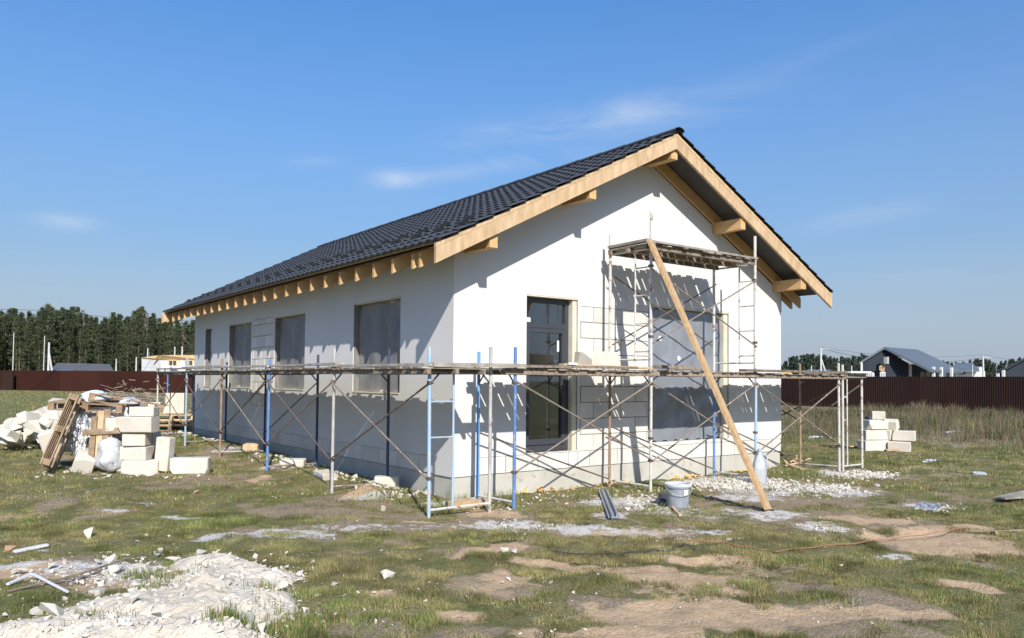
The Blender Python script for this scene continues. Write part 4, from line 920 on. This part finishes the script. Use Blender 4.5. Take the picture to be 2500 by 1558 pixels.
# pallets with blocks behind the far scaffold
g0 = gnd(425, 1050); Dg = depth(g0)
for k in range(3): pallet(['lowest of three light pallets behind the far scaffold end', 'middle one of three light pallets behind the far scaffold end', 'topmost of three light pallets behind the far scaffold end'][k], (g0[0], g0[1], g0[2]+.15*k), -yaw+.12+.05*k, m_palletl if k else m_pallet, 'pallets stacked behind the far scaffold')
for (du, z_, size, lb) in ((.02, .45+.30, (.5, .2, .58), 'white block standing on end on the far pallet stack'), (-.55, .45+.26, (.33, .25, .14), 'small block on the left of the far pallet stack'), (-.3, .45+.1, (.9, .3, .2), 'flat block lying on the far pallet stack')):
    p = g0+RH*du; block(lb, (p[0], p[1], g0[2]+z_), size, -yaw+.2)
# brushwood heap
rngb = random.Random(4); b = MB(); cB = gnd(318, 1000)
cB = at(318, 985, 34); gzb = float(hgt(cB[0], cB[1]))
for _ in range(1800):
    a = rngb.gauss(0, 1.3); f = rngb.gauss(0, .6); zz = gzb+abs(rngb.gauss(0, .42))*max(.1, 1-abs(a)/4.5); d = Vector((rngb.gauss(0, 1), rngb.gauss(0, 1), rngb.gauss(0, .3)))*.28
    p = Vector(cB+RH*a+FH*f); p.z = zz; b.tube(p, p+d, .014, 3)
o = obj('brushwood_heap', b.mesh('brushwood_heap', m_old, fixn=False), kind='stuff'); tag(o, 'dark heap of brushwood and twigs on the grass behind the left hand pile', 'brushwood')

# ------------------------------------------------------------------ grass
def blades(name, P, hgts, wid, cols, m, lean=.5, label=None, cat=None, seg=2):
    n_ = len(P); a = rng.uniform(0, 2*np.pi, n_); dx, dy = np.cos(a), np.sin(a); la = rng.uniform(0, lean, n_)*hgts; ld = rng.uniform(0, 2*np.pi, n_)
    lx, ly = np.cos(ld)*la, np.sin(ld)*la
    b0 = P + np.stack([dx*wid, dy*wid, -.01+0*a], 1); b1 = P - np.stack([dx*wid, dy*wid, .01+0*a], 1)
    if seg == 2:
        mid = P + np.stack([lx*.35, ly*.35, hgts*.62], 1); m0 = mid+np.stack([dx*wid*.7, dy*wid*.7, 0*a], 1); m1 = mid-np.stack([dx*wid*.7, dy*wid*.7, 0*a], 1)
        tip = P + np.stack([lx, ly, hgts], 1); V = np.stack([b0, b1, m0, m1, tip], 1).reshape(-1, 3); k = np.arange(n_)*5
        Fc = np.concatenate([np.stack([k, k+1, k+3], 1), np.stack([k, k+3, k+2], 1), np.stack([k+2, k+3, k+4], 1)]); rep = 5
    else:
        tip = P + np.stack([lx, ly, hgts], 1); V = np.stack([b0, b1, tip], 1).reshape(-1, 3); k = np.arange(n_)*3; Fc = np.stack([k, k+1, k+2], 1); rep = 3
    o = obj(name, npmesh(name, V, Fc, m, np.repeat(cols, rep, 0)), kind='stuff')
    if label: tag(o, label, cat)
    return o
def sample(nn, d0, d1, pw=1.0):
    D = (d0**pw + (d1**pw-d0**pw)*rng.random(nn))**(1/pw); s = rng.uniform(-.74, .74, nn)*D
    x = CAM[0]+FH[0]*D+RH[0]*s; y = CAM[1]+FH[1]*D+RH[1]*s; return x, y, D
def gcol(nn, dry, x, y):
    g = np.stack([.12+.06*rng.random(nn), .16+.07*rng.random(nn), .04+.02*rng.random(nn)], 1)
    o = np.stack([.21+.08*rng.random(nn), .195+.06*rng.random(nn), .07+.03*rng.random(nn)], 1)
    s = np.stack([.36+.12*rng.random(nn), .29+.09*rng.random(nn), .16+.06*rng.random(nn)], 1)
    q = rng.random(nn); t1 = (q < dry)[:, None]; t2 = (q > 1-.25*dry-.12)[:, None]
    return np.where(t2, s, np.where(t1, o, g))
def turf(name, nn, d0, d1, pw, hb, wb, seg, label):
    x, y, D = sample(nn, d0, d1, pw); s_, g_, w_ = masks(x, y)
    clump = fbm(x, y, 5, 3, 12); big_ = fbm(x, y, .8, 3, 15)
    pr = np.clip(g_*1.35-.12, 0, 1)*np.clip((clump-.30)*4.2, .10, 1)
    ok = (rng.random(nn) < pr) & ~((x > -.05) & (x < HW+.05) & (y > -.05) & (y < HL+.1))
    hk = field(x, y, HEAP, .16, 13); ok &= (rng.random(nn) > hk*1.8)
    pk = np.hypot(x-O[0]-.4, y-O[1]-.6); 
    x, y, D, clump, big_ = x[ok], y[ok], D[ok], clump[ok], big_[ok]; k = len(x); z = hgt(x, y)+.0
    h = hb*(.5+rng.random(k))*(.25+2.9*np.clip(clump-.3, 0, 1)**1.2)*(.6+.9*big_)
    dry = np.clip(.75-1.3*(big_-.38)-.9*(clump-.45), .08, .95)
    cols = gcol(k, dry, x, y)*np.clip(.02+1.9*fbm(x, y, 4.5, 4, 44), .3, 1.6)[:, None]
    blades(name, np.stack([x, y, z], 1), h, wb*(.7+.6*rng.random(k))*np.maximum(1, D/8), cols, m_grass, .9, label, 'grass', seg)
turf('grass', 760000, 3.6, 10, 1.25, .027, .0022, 1, 'short patchy spring grass in the foreground')
turf('grass', 420000, 10, 24, 1.1, .038, .0028, 1, 'short patchy grass around the scaffold and piles')
turf('grass', 160000, 24, 80, 1.0, .06, .0033, 1, 'flat green grass stretching to the brown fences')
# tall tufts poking through heap and wall foot
P_ = []; H_ = []
for u_, v_, nn, hh, sp_ in [(560, 1535, 260,   .10, .07), (345, 1408, 240, .07, .09), (400, 1440, 200, .07, .10), (700, 1530, 420, .07, .16), (250, 1530, 90, .06, .12), (670, 1465, 160, .07, .10), (2020, 1470, 100, .07, .10), (1130, 1225, 200, .12, .25), (1230, 1218, 160, .14, .2), (1480, 1200, 500, .09, .4), (1900, 1155, 300, .12, .3), (1960, 1160, 260, .15, .2), (940, 1215, 300, .09, .25), (1050, 1245, 300, .1, .2)]:
    c = gnd(u_, v_)
    for _ in range(nn):
        x_, y_ = c[0]+rng.normal(0, sp_), c[1]+rng.normal(0, sp_); zz = heapz(x_, y_)[0] if u_ < 760 else float(hgt(x_, y_))
        P_.append((x_, y_, max(zz, float(hgt(x_, y_))))); H_.append(hh*rng.uniform(.4, 1.1))
P_ = np.array(P_); H_ = np.array(H_)
blades('grass_tuft', P_, H_, np.full(len(P_), .0028), gcol(len(P_), np.full(len(P_), .15), None, None), m_grass, .7, 'green grass tufts poking out of rubble and along the scaffold feet', 'grass')
# tall dry grass in front of the right fence
nn = 90000; D = 17+(46-17)*rng.random(nn)**.85; s = rng.uniform(.28, .80, nn)*D; x = CAM[0]+FH[0]*D+RH[0]*s; y = CAM[1]+FH[1]*D+RH[1]*s
ok = (x < 41.0) & (rng.random(nn) < np.clip((fbm(x, y, .8, 4, 71)-.30)*3, 0.05, 1)) & (x > 8.6); ok &= (D > 20+6*fbm(x, y, .3, 2, 5)) | (s > .56*D)
x, y, D = x[ok], y[ok], D[ok]; k = len(x); big_ = fbm(x, y, .5, 3, 73); h = .72*(.14+1.7*np.clip(big_-.3, 0, 1))*rng.uniform(.25, 1.2, k)**1.3*np.clip((D-15)/12, .3, 1)
cc = np.stack([.16+.13*rng.random(k), .132+.10*rng.random(k), .085+.06*rng.random(k)], 1)*np.clip(-.1+1.75*fbm(x, y, 1.1, 3, 76), .3, 1.3)[:, None]; gm = rng.random(k) < .22; cc[gm] = np.stack([.11+.04*rng.random(gm.sum()), .13+.04*rng.random(gm.sum()), .05+0*rng.random(gm.sum())], 1)
blades('dry_grass', np.stack([x, y, hgt(x, y)], 1), h, .0035*np.maximum(1, D/14), cc, m_grass, .55, 'tall dry brown weeds standing before the right hand fence', 'dry grass')

# ------------------------------------------------------------------ fences
def fence(name, label, P0, P1, hgt_, m, sheet=2.5, wave=.125, amp=.014, base=-.35, mp_=None):
    t_ = thing(name, label, 'fence', (P0[0], P0[1], base), None); d = Vector((P1[0]-P0[0], P1[1]-P0[1], 0)); L = d.length; d.normalize(); ang = math.atan2(d.y, d.x)
    n_ = int(sheet/wave); vs = []; fs = []; xs = []
    for k in range(n_):
        for q, o_ in ((0, 0), (.4, 0), (.5, 1), (.9, 1)): xs.append(((k+q)*wave, o_*amp))
    xs.append((sheet, 0))
    for xx, yy in xs: vs += [(xx, yy, 0), (xx, yy, hgt_)]
    fs = [(2*i, 2*i+2, 2*i+3, 2*i+1) for i in range(len(xs)-1)]
    me_ = MB().add(vs, fs).mesh('sheet', m, fixn=False); k = 0
    pm = MB().box(-.03, .03, .03, .09, 0, hgt_-.05).mesh('post', mp_ or m)
    while k*sheet < L:
        loc = (d.x*k*sheet, d.y*k*sheet, 0)
        obj('sheet', me_, t_, loc, ang); obj('post', pm, t_, loc, ang); k += 1
    return t_
m_brown = mat('brown_profiled_sheet', (.038, .014, .0105), (.045, .0175, .013), .35, .75, spec=.06, rnd=.13)
m_brown2 = mat('dark_brown_profiled_sheet', (.028, .0135, .011), (.036, .018, .014), .35, .7, spec=.15, rnd=.1)
a_ = at(-260, 955, 88); b_ = at(3, 953.5, 86); c_ = at(480, 956, 81)
dA = (c_-b_)/np.linalg.norm(c_[:2]-b_[:2])
Pl = b_-dA*40; Pr = b_+dA*57
fence('metal_fence', 'long reddish brown profiled metal fence across the back left, before the forest', Pl, Pr, 2.30, m_brown, base=-.28)
pm_ = at(22, 955, 85.2); o = obj('fence_door', MB().box(-.7, .7, -.3, -.1, 0, 2.1), None, (pm_[0], pm_[1], -.28), math.atan2(dA[1], dA[0]), m=m_brown2); tag(o, 'dark upright panel standing before the left hand fence', 'panel')
R0 = at(2498, 1013, 43.6); fence('metal_fence', 'near black brown ribbed metal fence behind the dry weeds at right', (R0[0]+2.6, R0[1]+58), (R0[0]-2.0, R0[1]-30), 2.16, m_brown2, base=-.38)

# ------------------------------------------------------------------ forest
m_needle = mat('pine_needles', (.074, .088, .046), (.044, .058, .031), .9, .85, rnd=.22, spec=.1)  # needle tones lightened a little to stand in for distance haze
m_needle2 = mat('light_pine_needles', (.105, .112, .058), (.066, .078, .042), .9, .85, rnd=.2, spec=.1)
m_bare = mat('bare_twigs', (.22, .18, .15), (.15, .12, .10), .9, .9, rnd=.2)
m_trunk = mat('pine_trunk', (.26, .17, .11), (.17, .125, .095), 1.2, .9, rnd=.3)
m_birch = mat('pale_trunk', (.50, .46, .40), (.30, .27, .23), 1.2, .9, rnd=.2)
def tree_meshes(kind, seed):
    r = np.random.default_rng(seed); H = 1.0
    tr = MB(); tr.tube((0, 0, -.02), (r.uniform(-.01, .01), 0, .55), .010, 6, .007); tr.tube((0, 0, .55), (0, 0, .97), .007, 6, .001)
    tm_ = tr.mesh('trunk', m_birch if kind == 'birch' else m_trunk, fixn=False)
    base = {'spruce': .08, 'pine': .34, 'mixed': .16, 'birch': .38}[kind]; V = []; Fc = []
    nb_ = {'spruce': 130, 'pine': 115, 'mixed': 130, 'birch': 110}[kind]
    for i in range(nb_):
        t_ = r.random()**.9; z = base+(1-base)*t_
        if kind == 'spruce': rad = .13*(1-t_)**.85+.004
        elif kind == 'pine': rad = .125*math.sin(math.pi*min(1, .22+.78*t_))**.8*(1 if r.random() < .8 else .5)
        elif kind == 'mixed': rad = .135*(1-t_)**.6*(.6+.4*r.random())
        else: rad = .11*math.sin(math.pi*min(1, .15+.85*t_))
        a = r.uniform(0, 6.283); rr = rad*r.uniform(.35, 1.08); c = np.array([math.cos(a)*rr, math.sin(a)*rr, z-(.25*rr if kind != 'pine' else -.1*rr)])
        nl = 22 if kind != 'birch' else 8; sp = .022+.14*rad
        for _ in range(nl):
            p = c + r.normal(0, 1, 3)*np.array([sp*.6, sp*.6, sp*.28]); s = r.uniform(.006, .015) if kind != 'birch' else r.uniform(.003, .006)
            d1 = r.normal(0, 1, 3); d1 /= np.linalg.norm(d1); d2 = r.normal(0, 1, 3); d2 -= d1*(d1@d2); d2 /= np.linalg.norm(d2)
            st_ = 3.2 if kind == 'birch' else 1.35
            k = len(V); V += [p-d1*s*st_, p+d1*s*st_, p+d2*s*.9]; Fc.append((k, k+1, k+2))
    cm = npmesh('crown', np.array(V), np.array(Fc), {'spruce': m_needle, 'pine': m_needle2, 'mixed': m_needle, 'birch': m_bare}[kind])
    return tm_, cm
TV = {'spruce': [tree_meshes('spruce', s) for s in (1, 2, 3)], 'pine': [tree_meshes('pine', s) for s in (4, 5, 6)], 'mixed': [tree_meshes('mixed', s) for s in (7, 8, 9)], 'birch': [tree_meshes('birch', s) for s in (10, 11)]}
def top_v(u): return 748 + 24*(u/480) + 10*math.sin(u*.031) + 7*math.sin(u*.083+1)
TL = {'spruce': ('dark pointed spruce in the forest edge behind the left fence', 'spruce_tree'), 'pine': ('lighter round-topped pine in the forest edge behind the left fence', 'pine_tree'),
      'mixed': ('bushy dark conifer in the forest edge behind the left fence', 'conifer_tree'), 'birch': ('bare pale-stemmed tree in the forest edge behind the left fence', 'bare_tree')}
rt = random.Random(11); cnt = 0
for row, (D0, nrow) in enumerate(((130, 74), (140, 74), (152, 70), (166, 66))):
    for i in range(nrow):
        u_ = -420+1330*(i+rt.uniform(.1, .9))/nrow; D_ = D0+rt.uniform(-5, 5)
        kind = rt.choices(['spruce', 'pine', 'mixed', 'birch'], [.52, .18, .26, .04])[0]
        vt = top_v(u_)+rt.uniform(-3, 17)+(5 if kind == 'pine' else 0) - (6 if kind == 'spruce' and rt.random() < .3 else 0)
        if row == 0: vt += 12
        q = at(u_, vt, D_); H_ = q[2]+.3; wd = H_*rt.uniform(.72, 1.02)
        t_ = thing(TL[kind][1], TL[kind][0], 'tree', (q[0], q[1], -.3), rt.uniform(0, 6), 'trees of the left forest edge')
        tm_, cm = rt.choice(TV[kind]); t_.scale = (wd, wd, H_)
        obj('trunk', tm_, t_); obj('crown', cm, t_)
# dense undergrowth so the forest stays dark between trunks
V = []; Fc = []; r = np.random.default_rng(5)
for i in range(42000):
    u_ = r.uniform(-450, 950); D_ = r.uniform(136, 176); q = at(u_, 900, D_); z_ = r.uniform(-.3, 12.6)*r.random()**.22; p = np.array([q[0], q[1], z_]); s = r.uniform(.25, .65)
    d1 = r.normal(0, 1, 3); d1 /= np.linalg.norm(d1); d2 = r.normal(0, 1, 3); d2 -= d1*(d1@d2); d2 /= np.linalg.norm(d2); k = len(V); V += [p-d1*s, p+d1*s, p+d2*s]; Fc.append((k, k+1, k+2))
o = obj('undergrowth', npmesh('undergrowth', np.array(V), np.array(Fc), m_needle), kind='stuff'); tag(o, 'dark mass of young conifers inside the forest edge', 'undergrowth')
# distant wood at the right
def far_wood(name, label, u0, u1, D0, vtop, n_trees, seed):
    V = []; Fc = []; r = np.random.default_rng(seed)
    for i in range(n_trees):
        u_ = r.uniform(u0, u1); D_ = D0+r.uniform(0, 50); v_ = vtop(u_)+r.uniform(-3, 9); q = at(u_, v_, D_); Ht = q[2]+.3; cx, cy = q[0], q[1]; con = r.random() < .6
        for j in range(150):
            t_ = r.random()**.8; rad = Ht*(.17*(1-t_)+.02) if con else Ht*.17*math.sin(math.pi*min(1, .2+.8*t_)); a = r.uniform(0, 6.28); rr = rad*math.sqrt(r.random())
            p = np.array([cx+math.cos(a)*rr, cy+math.sin(a)*rr, -.3+Ht*(.08+.92*t_)]); s = Ht*r.uniform(.025, .06); d1 = r.normal(0, 1, 3); d1 /= np.linalg.norm(d1); d2 = r.normal(0, 1, 3); d2 -= d1*(d1@d2); d2 /= np.linalg.norm(d2)
            k = len(V); V += [p-d1*s, p+d1*s, p+d2*s]; Fc.append((k, k+1, k+2))
    o = obj(name, npmesh(name, np.array(V), np.array(Fc), m_farw), kind='stuff'); tag(o, label, 'wood'); return o
m_farw = mat('distant_wood', (.060, .078, .052), (.040, .055, .040), .05, .9, spec=.05)
far_wood('distant_wood', 'distant dark line of woodland left of the grey house', 1700, 2200, 360, lambda u: 870+4*math.sin(u*.05)+(30 if u < 1925 else 0)*max(0, (1935-u)/30 if u < 1935 else 0)*.6, 260, 3)
far_wood('distant_wood', 'distant line of woodland right of the grey house', 2200, 2700, 400, lambda u: 884-.025*(u-2300)+4*math.sin(u*.06), 240, 4)

# ------------------------------------------------------------------ background buildings
def poly_obj(name, pts_, th, m, parent, d=None):
    return obj(name, MB().prism([tuple(q) for q in pts_], d if d is not None else (0, 0, -th)), parent, m=m)
m_hwall = mat('dark_slate_cladding', (.026, .033, .044), (.032, .040, .052), .6, .8, spec=.2)
m_hroof = mat('blue_grey_metal_roof', (.10, .122, .145), (.115, .138, .16), .5, .6, spec=.3)
m_wwall = mat('white_block_house', (.72, .72, .71), (.62, .62, .61), .5, .9)
m_wood = mat('raw_timber', (.66, .47, .25), (.55, .37, .18), .8, .8)
def dz(p, z): return np.array([p[0], p[1], z])
h1 = thing('dark_house', 'dark slate house with blue-grey roof beyond the right hand fence', 'house', (0, 0, 0))
eL, ap, eR = at(2098, 884, 75), at(2159, 847, 75), at(2272, 903, 72.5); back = (FH*8.0+RH*2.8)
apb = ap+FH*5.2+RH*5.9; eRb = eR+FH*6.2+RH*6.6; eLb = eL+FH*9+RH*4
wl, wr = eL+(ap-eL)*.10, at(2222, 885, 75)
n_w = FH*.35; G0 = -.4
poly_obj('gable_wall', [dz(wl+n_w, G0), dz(wr+n_w, G0), dz(wr+n_w, wr[2]-.05), dz(ap+n_w, ap[2]-.18), dz(wl+n_w, wl[2]-.10)], .2, m_hwall, h1, tuple(FH*.25))
poly_obj('side_wall', [dz(wr+n_w+FH*.26, G0), dz(wr+n_w+FH*6.6+RH*5.6, G0), dz(wr+n_w+FH*6.6+RH*5.6, 3.2), dz(wr+n_w+FH*.26, wr[2]-.15)], .2, m_hwall, h1, tuple(-RH*.2))
poly_obj('roof', [ap, eR, eRb, apb], .22, m_hroof, h1); poly_obj('roof', [ap-RH*.01, eL, eLb, apb-RH*.01], .22, m_hroof, h1)
for u_ in (2222, 2279, 2298, 2323):
    c = at(u_, 900, 75.5 if u_ < 2230 else 73.5+(u_-2279)*.06); obj('porch_post', MB().box(-.11, .11, -.11, .11, G0, 2.95 if u_ > 2230 else 3.2), h1, (c[0], c[1], 0), m=m_wwall)
def win(parent, u0, u1, v0, v1, D, m_=m_wwall, mull=True):
    a, b = at(u0, v1, D), at(u1, v0, D); w = obj('window', MB().bar(a+(b-a)*np.array([0, 0, 0]), dz(b, a[2]), .08, .1), parent, m=m_)
    w_ = np.linalg.norm((b-a)[:2]); h_ = b[2]-a[2]
    for f in ((0, .5, 1) if mull else (0, 1)):
        p = a+(dz(b, a[2])-a)*f; obj('frame', MB().bar(p, dz(p, b[2]), .1, .08), w, m=m_)
    obj('frame', MB().bar(dz(a, b[2]), b, .08, .1), w, m=m_); obj('pane', MB().prism([a, dz(b, a[2]), b, dz(a, b[2])], tuple(FH*.03)), w, m=m_frame); return w
win(h1, 2114, 2124, 911, 922, 74.6); win(h1, 2129, 2133, 911, 922, 74.6, m_wwall, False); win(h1, 2148, 2158, 894, 904, 74.6, m_wood); win(h1, 2150, 2160, 909, 921, 74.6, m_wwall)
c = at(2164, 878, 74.3); obj('chimney_box', MB().box(-.2, .2, -.15, .15, -.4, .25), h1, tuple(c), m=p_grey)
for u_ in (2248, 2262, 2312, 2323): win(h1, u_, u_+7, 910, 921, 79)
h2 = thing('dark_house', 'second dark house whose gable rises at the right edge of the picture', 'house')
eL, ap, eR = at(2428, 913, 70), at(2512, 868, 70), at(2600, 905, 70)
poly_obj('gable_wall', [dz(at(2450, 900, 70.4), G0), dz(at(2580, 900, 70.4), G0), at(2580, 898, 70.4), at(2512, 872, 70.4), at(2450, 905, 70.4)], .2, m_hwall, h2, tuple(FH*.3))
poly_obj('roof', [ap, eL, eL+FH*8+RH*5.6, ap+FH*8+RH*5.6], .2, m_hwall, h2); poly_obj('roof', [ap, eR, eR+FH*8+RH*5.6, ap+FH*8+RH*5.6], .2, m_hroof, h2)
for u_ in (2436, 2450): c = at(u_, 915, 69.8); obj('porch_post', MB().box(-.1, .1, -.1, .1, G0, c[2]+.1 if u_ < 2440 else c[2]+.4), h2, (c[0], c[1], 0), m=m_wwall)
h3 = thing('white_house', 'small white house with grey roof between the two dark houses', 'house')
poly_obj('wall', [dz(at(2330, 900, 110), G0), dz(at(2385, 900, 110), G0), at(2385, 903, 110), at(2330, 903, 110)], .2, m_wwall, h3, tuple(FH*4)); poly_obj('roof', [at(2322, 904, 109), at(2392, 904, 109), at(2374, 886, 113), at(2334, 886, 113)], .2, m_hroof, h3)
win(h3, 2344, 2356, 902, 914, 109.5, m_frame)
poly_obj('wall', [dz(at(2386, 900, 112), G0), dz(at(2405, 900, 112), G0), at(2405, 908, 112), at(2395, 895, 112), at(2386, 906, 112)], .2, m_wwall, h3, tuple(FH*3))
h4 = thing('yellow_stack', 'stack of yellow insulation bales seen beyond the fence at the right corner', 'bales'); poly_obj('bale', [dz(at(1895, 900, 60), 1.0), dz(at(1933, 900, 60), 1.0), at(1933, 904, 60), at(1895, 903, 60)], .2, m_yfoam, h4, tuple(FH*1.2))
h7 = thing('grey_shed', 'low grey-roofed building beyond the fence right of the house corner', 'shed'); poly_obj('wall', [dz(at(1965, 915, 120), G0), dz(at(2030, 915, 120), G0), at(2030, 912, 120), at(1965, 912, 120)], .2, m_wwall, h7, tuple(FH*4)); poly_obj('roof', [at(1962, 913, 119), at(2034, 913, 119), at(2026, 902, 122), at(1972, 902, 122)], .2, m_hroof, h7)
# left background
h5 = thing('grey_roofed_house', 'low house with long dark grey roof behind the left fence', 'house')
poly_obj('wall', [dz(at(124, 900, 100), G0), dz(at(272, 900, 98), G0), at(272, 905, 98), at(124, 903, 100)], .2, m_wwall, h5, tuple(FH*5))
poly_obj('roof', [at(122, 904, 99), at(277, 904, 97), at(268, 889, 102), at(140, 886, 104)], .25, mat('asphalt_shingle_roof', (.085, .085, .09), (.12, .12, .125), 1, .9), h5)
poly_obj('porch_roof', [at(120, 905, 96), at(180, 903, 96), at(178, 899, 99), at(126, 900, 99)], .15, m_hroof, h5)
h6 = thing('block_house', 'unfinished white block house topped by a raw timber ring beam behind the left fence', 'house')
c1_, c2_, c3_ = at(346, 909, 92), at(393, 909, 90), at(500, 909, 93)
G1 = -.4
poly_obj('wall', [dz(c1_, G1), dz(c2_, G1), at(393, 876, 90), at(346, 873, 92)], .2, m_wwall, h6, tuple(FH*.3)); poly_obj('wall', [dz(c2_, G1), dz(c3_, G1), at(500, 880, 93), at(393, 880, 90)], .2, m_wwall, h6, tuple(FH*.3))
poly_obj('timber_beam', [at(370, 879, 89.8), at(500, 879, 92.8), at(500, 867, 92.8), at(392, 867, 89.8)], .2, m_wood, h6, tuple(FH*.4))
poly_obj('timber_beam', [at(346, 874, 91.8), at(392, 876, 89.8), at(392, 868, 89.8), at(378, 868, 91)], .2, m_wood, h6, tuple(FH*.5))
win(h6, 412, 431, 880, 893, 89.5, m_wood); win(h6, 452, 470, 880, 893, 90.5, m_wood); win(h6, 400, 406, 900, 908, 89.5, m_wwall, False)
for i in range(5):
    z_ = 1.2+.33*i; a = dz(c1_, z_)-FH*.04; b = dz(c2_, z_)-FH*.04; obj('joint', MB().bar(a, b, .02, .03), h6, m=p_grey)
# utility poles
def upole(label, u_, vt, D, r=.12, strut=None, cross=False):
    q = at(u_, vt, D); t_ = thing('utility_pole', label, 'pole', (q[0], q[1], -.4)); H_ = q[2]+.4
    obj('post', MB().tube((0, 0, 0), (0, 0, H_), r, 8, r*.75), t_, m=m_conc2)
    if strut: s = RH*strut; obj('strut', MB().tube((s[0], s[1], 0), (0, 0, H_*.82), r*.8, 6, r*.6), t_, m=m_conc2)
    if cross: obj('crossarm', MB().bar(-RH*.2+np.array([0, 0, H_]), RH*.9+np.array([0, 0, H_]), .08, .08).tube((0, 0, H_), (0, 0, H_+.9), .03, 5), t_, m=p_grey)
    return t_
m_conc2 = mat('pale_concrete_pole', (.60, .60, .57), (.48, .48, .46), .6, .9)
upole('tall pale utility pole with strut right of the house', 2004, 852, 82, .13, 1.4, True); upole('short pale post right of the tall strutted pole', 2079, 893, 90, .09, .8); upole('pale post left of the strutted pole behind the right scaffold', 1981, 893, 90, .08, -.5)
upole('pale utility pole between the two dark houses', 2400, 872, 90, .13, None, True); upole('thin pale post beside the small white house', 2374, 890, 95, .07)
upole('leaning pale pole pair at the left end of the grey roof', 120, 836, 95, .15, .9); upole('thin pale post right of the long grey roof', 284, 876, 100, .09); upole('thin pale post left of the white block house', 333, 872, 97, .10)
upole('pale post rising behind the white block house, left', 361, 850, 110, .11); upole('middle pale post rising behind the timber ring beam', 427, 847, 110, .11); upole('right pale post rising behind the timber ring beam', 445, 846, 110, .13); upole('thin pale trunk-like post before the forest at the far left', 34, 812, 112, .07); upole('second thin pale post before the forest, left of the grey roof', 109, 820, 112, .07)
def wire(label, ps, sag, r=.02):
    pts = []
    for a, b in zip(ps[:-1], ps[1:]):
        for k in range(10): t_ = k/10; q = a*(1-t_)+b*t_; q = q.copy(); q[2] -= sag*4*t_*(1-t_); pts.append(tuple(q))
    pts.append(tuple(ps[-1])); return tag(obj('power_line', MB().path(pts, r, 4), m=m_frame), label, 'wire')
wire('sagging power line above the left forest edge', [at(-200, 735, 70), at(120, 757, 78), at(420, 781, 88), at(900, 800, 110)], .25, .028)
wire('power line from the tall strutted pole over the dark house', [at(2005, 851, 82), at(2400, 873, 90), at(2600, 900, 96)], 1.0, .025)
wire('upper power line over the small white house', [at(2005, 848, 82), at(2400, 866, 90), at(2600, 870, 96)], .6, .018)
# crumpled film scraps on the ground at right
for i, (u_, v_, s_, lb) in enumerate(((2330, 1058, .35, 'pale crumpled film lying in the dry weeds at right'), (1995, 1070, .3, 'pale film scrap on the grass behind the right scaffold pole'), (2275, 1127, .2, 'bluish crumpled plastic on the grass right of the block stack'), (2270, 1240, .28, 'dark grey crumpled film at the left end of the small rubble strip'), (2390, 1158, .2, 'thin white scrap in the grass at the right'))):
    c = gnd(u_, v_); V, Fc = HULLS[i]; vs = []; a_ = 10
    for p in range(a_+1):
        for q in range(a_+1): vs.append(((p/a_-.5)*s_*2, (q/a_-.5)*s_, .05*s_*4*abs(math.sin(p*1.9+q*.7+i))*math.sin(math.pi*p/a_)+.01))
    fs = [(p*(a_+1)+q, p*(a_+1)+q+1, (p+1)*(a_+1)+q+1, (p+1)*(a_+1)+q) for p in range(a_) for q in range(a_)]
    tag(obj('film_scrap', MB().add(vs, fs), None, tuple(c), -yaw+.3*i, m=m_wrap if i != 3 else m_bucket), lb, 'film scrap')
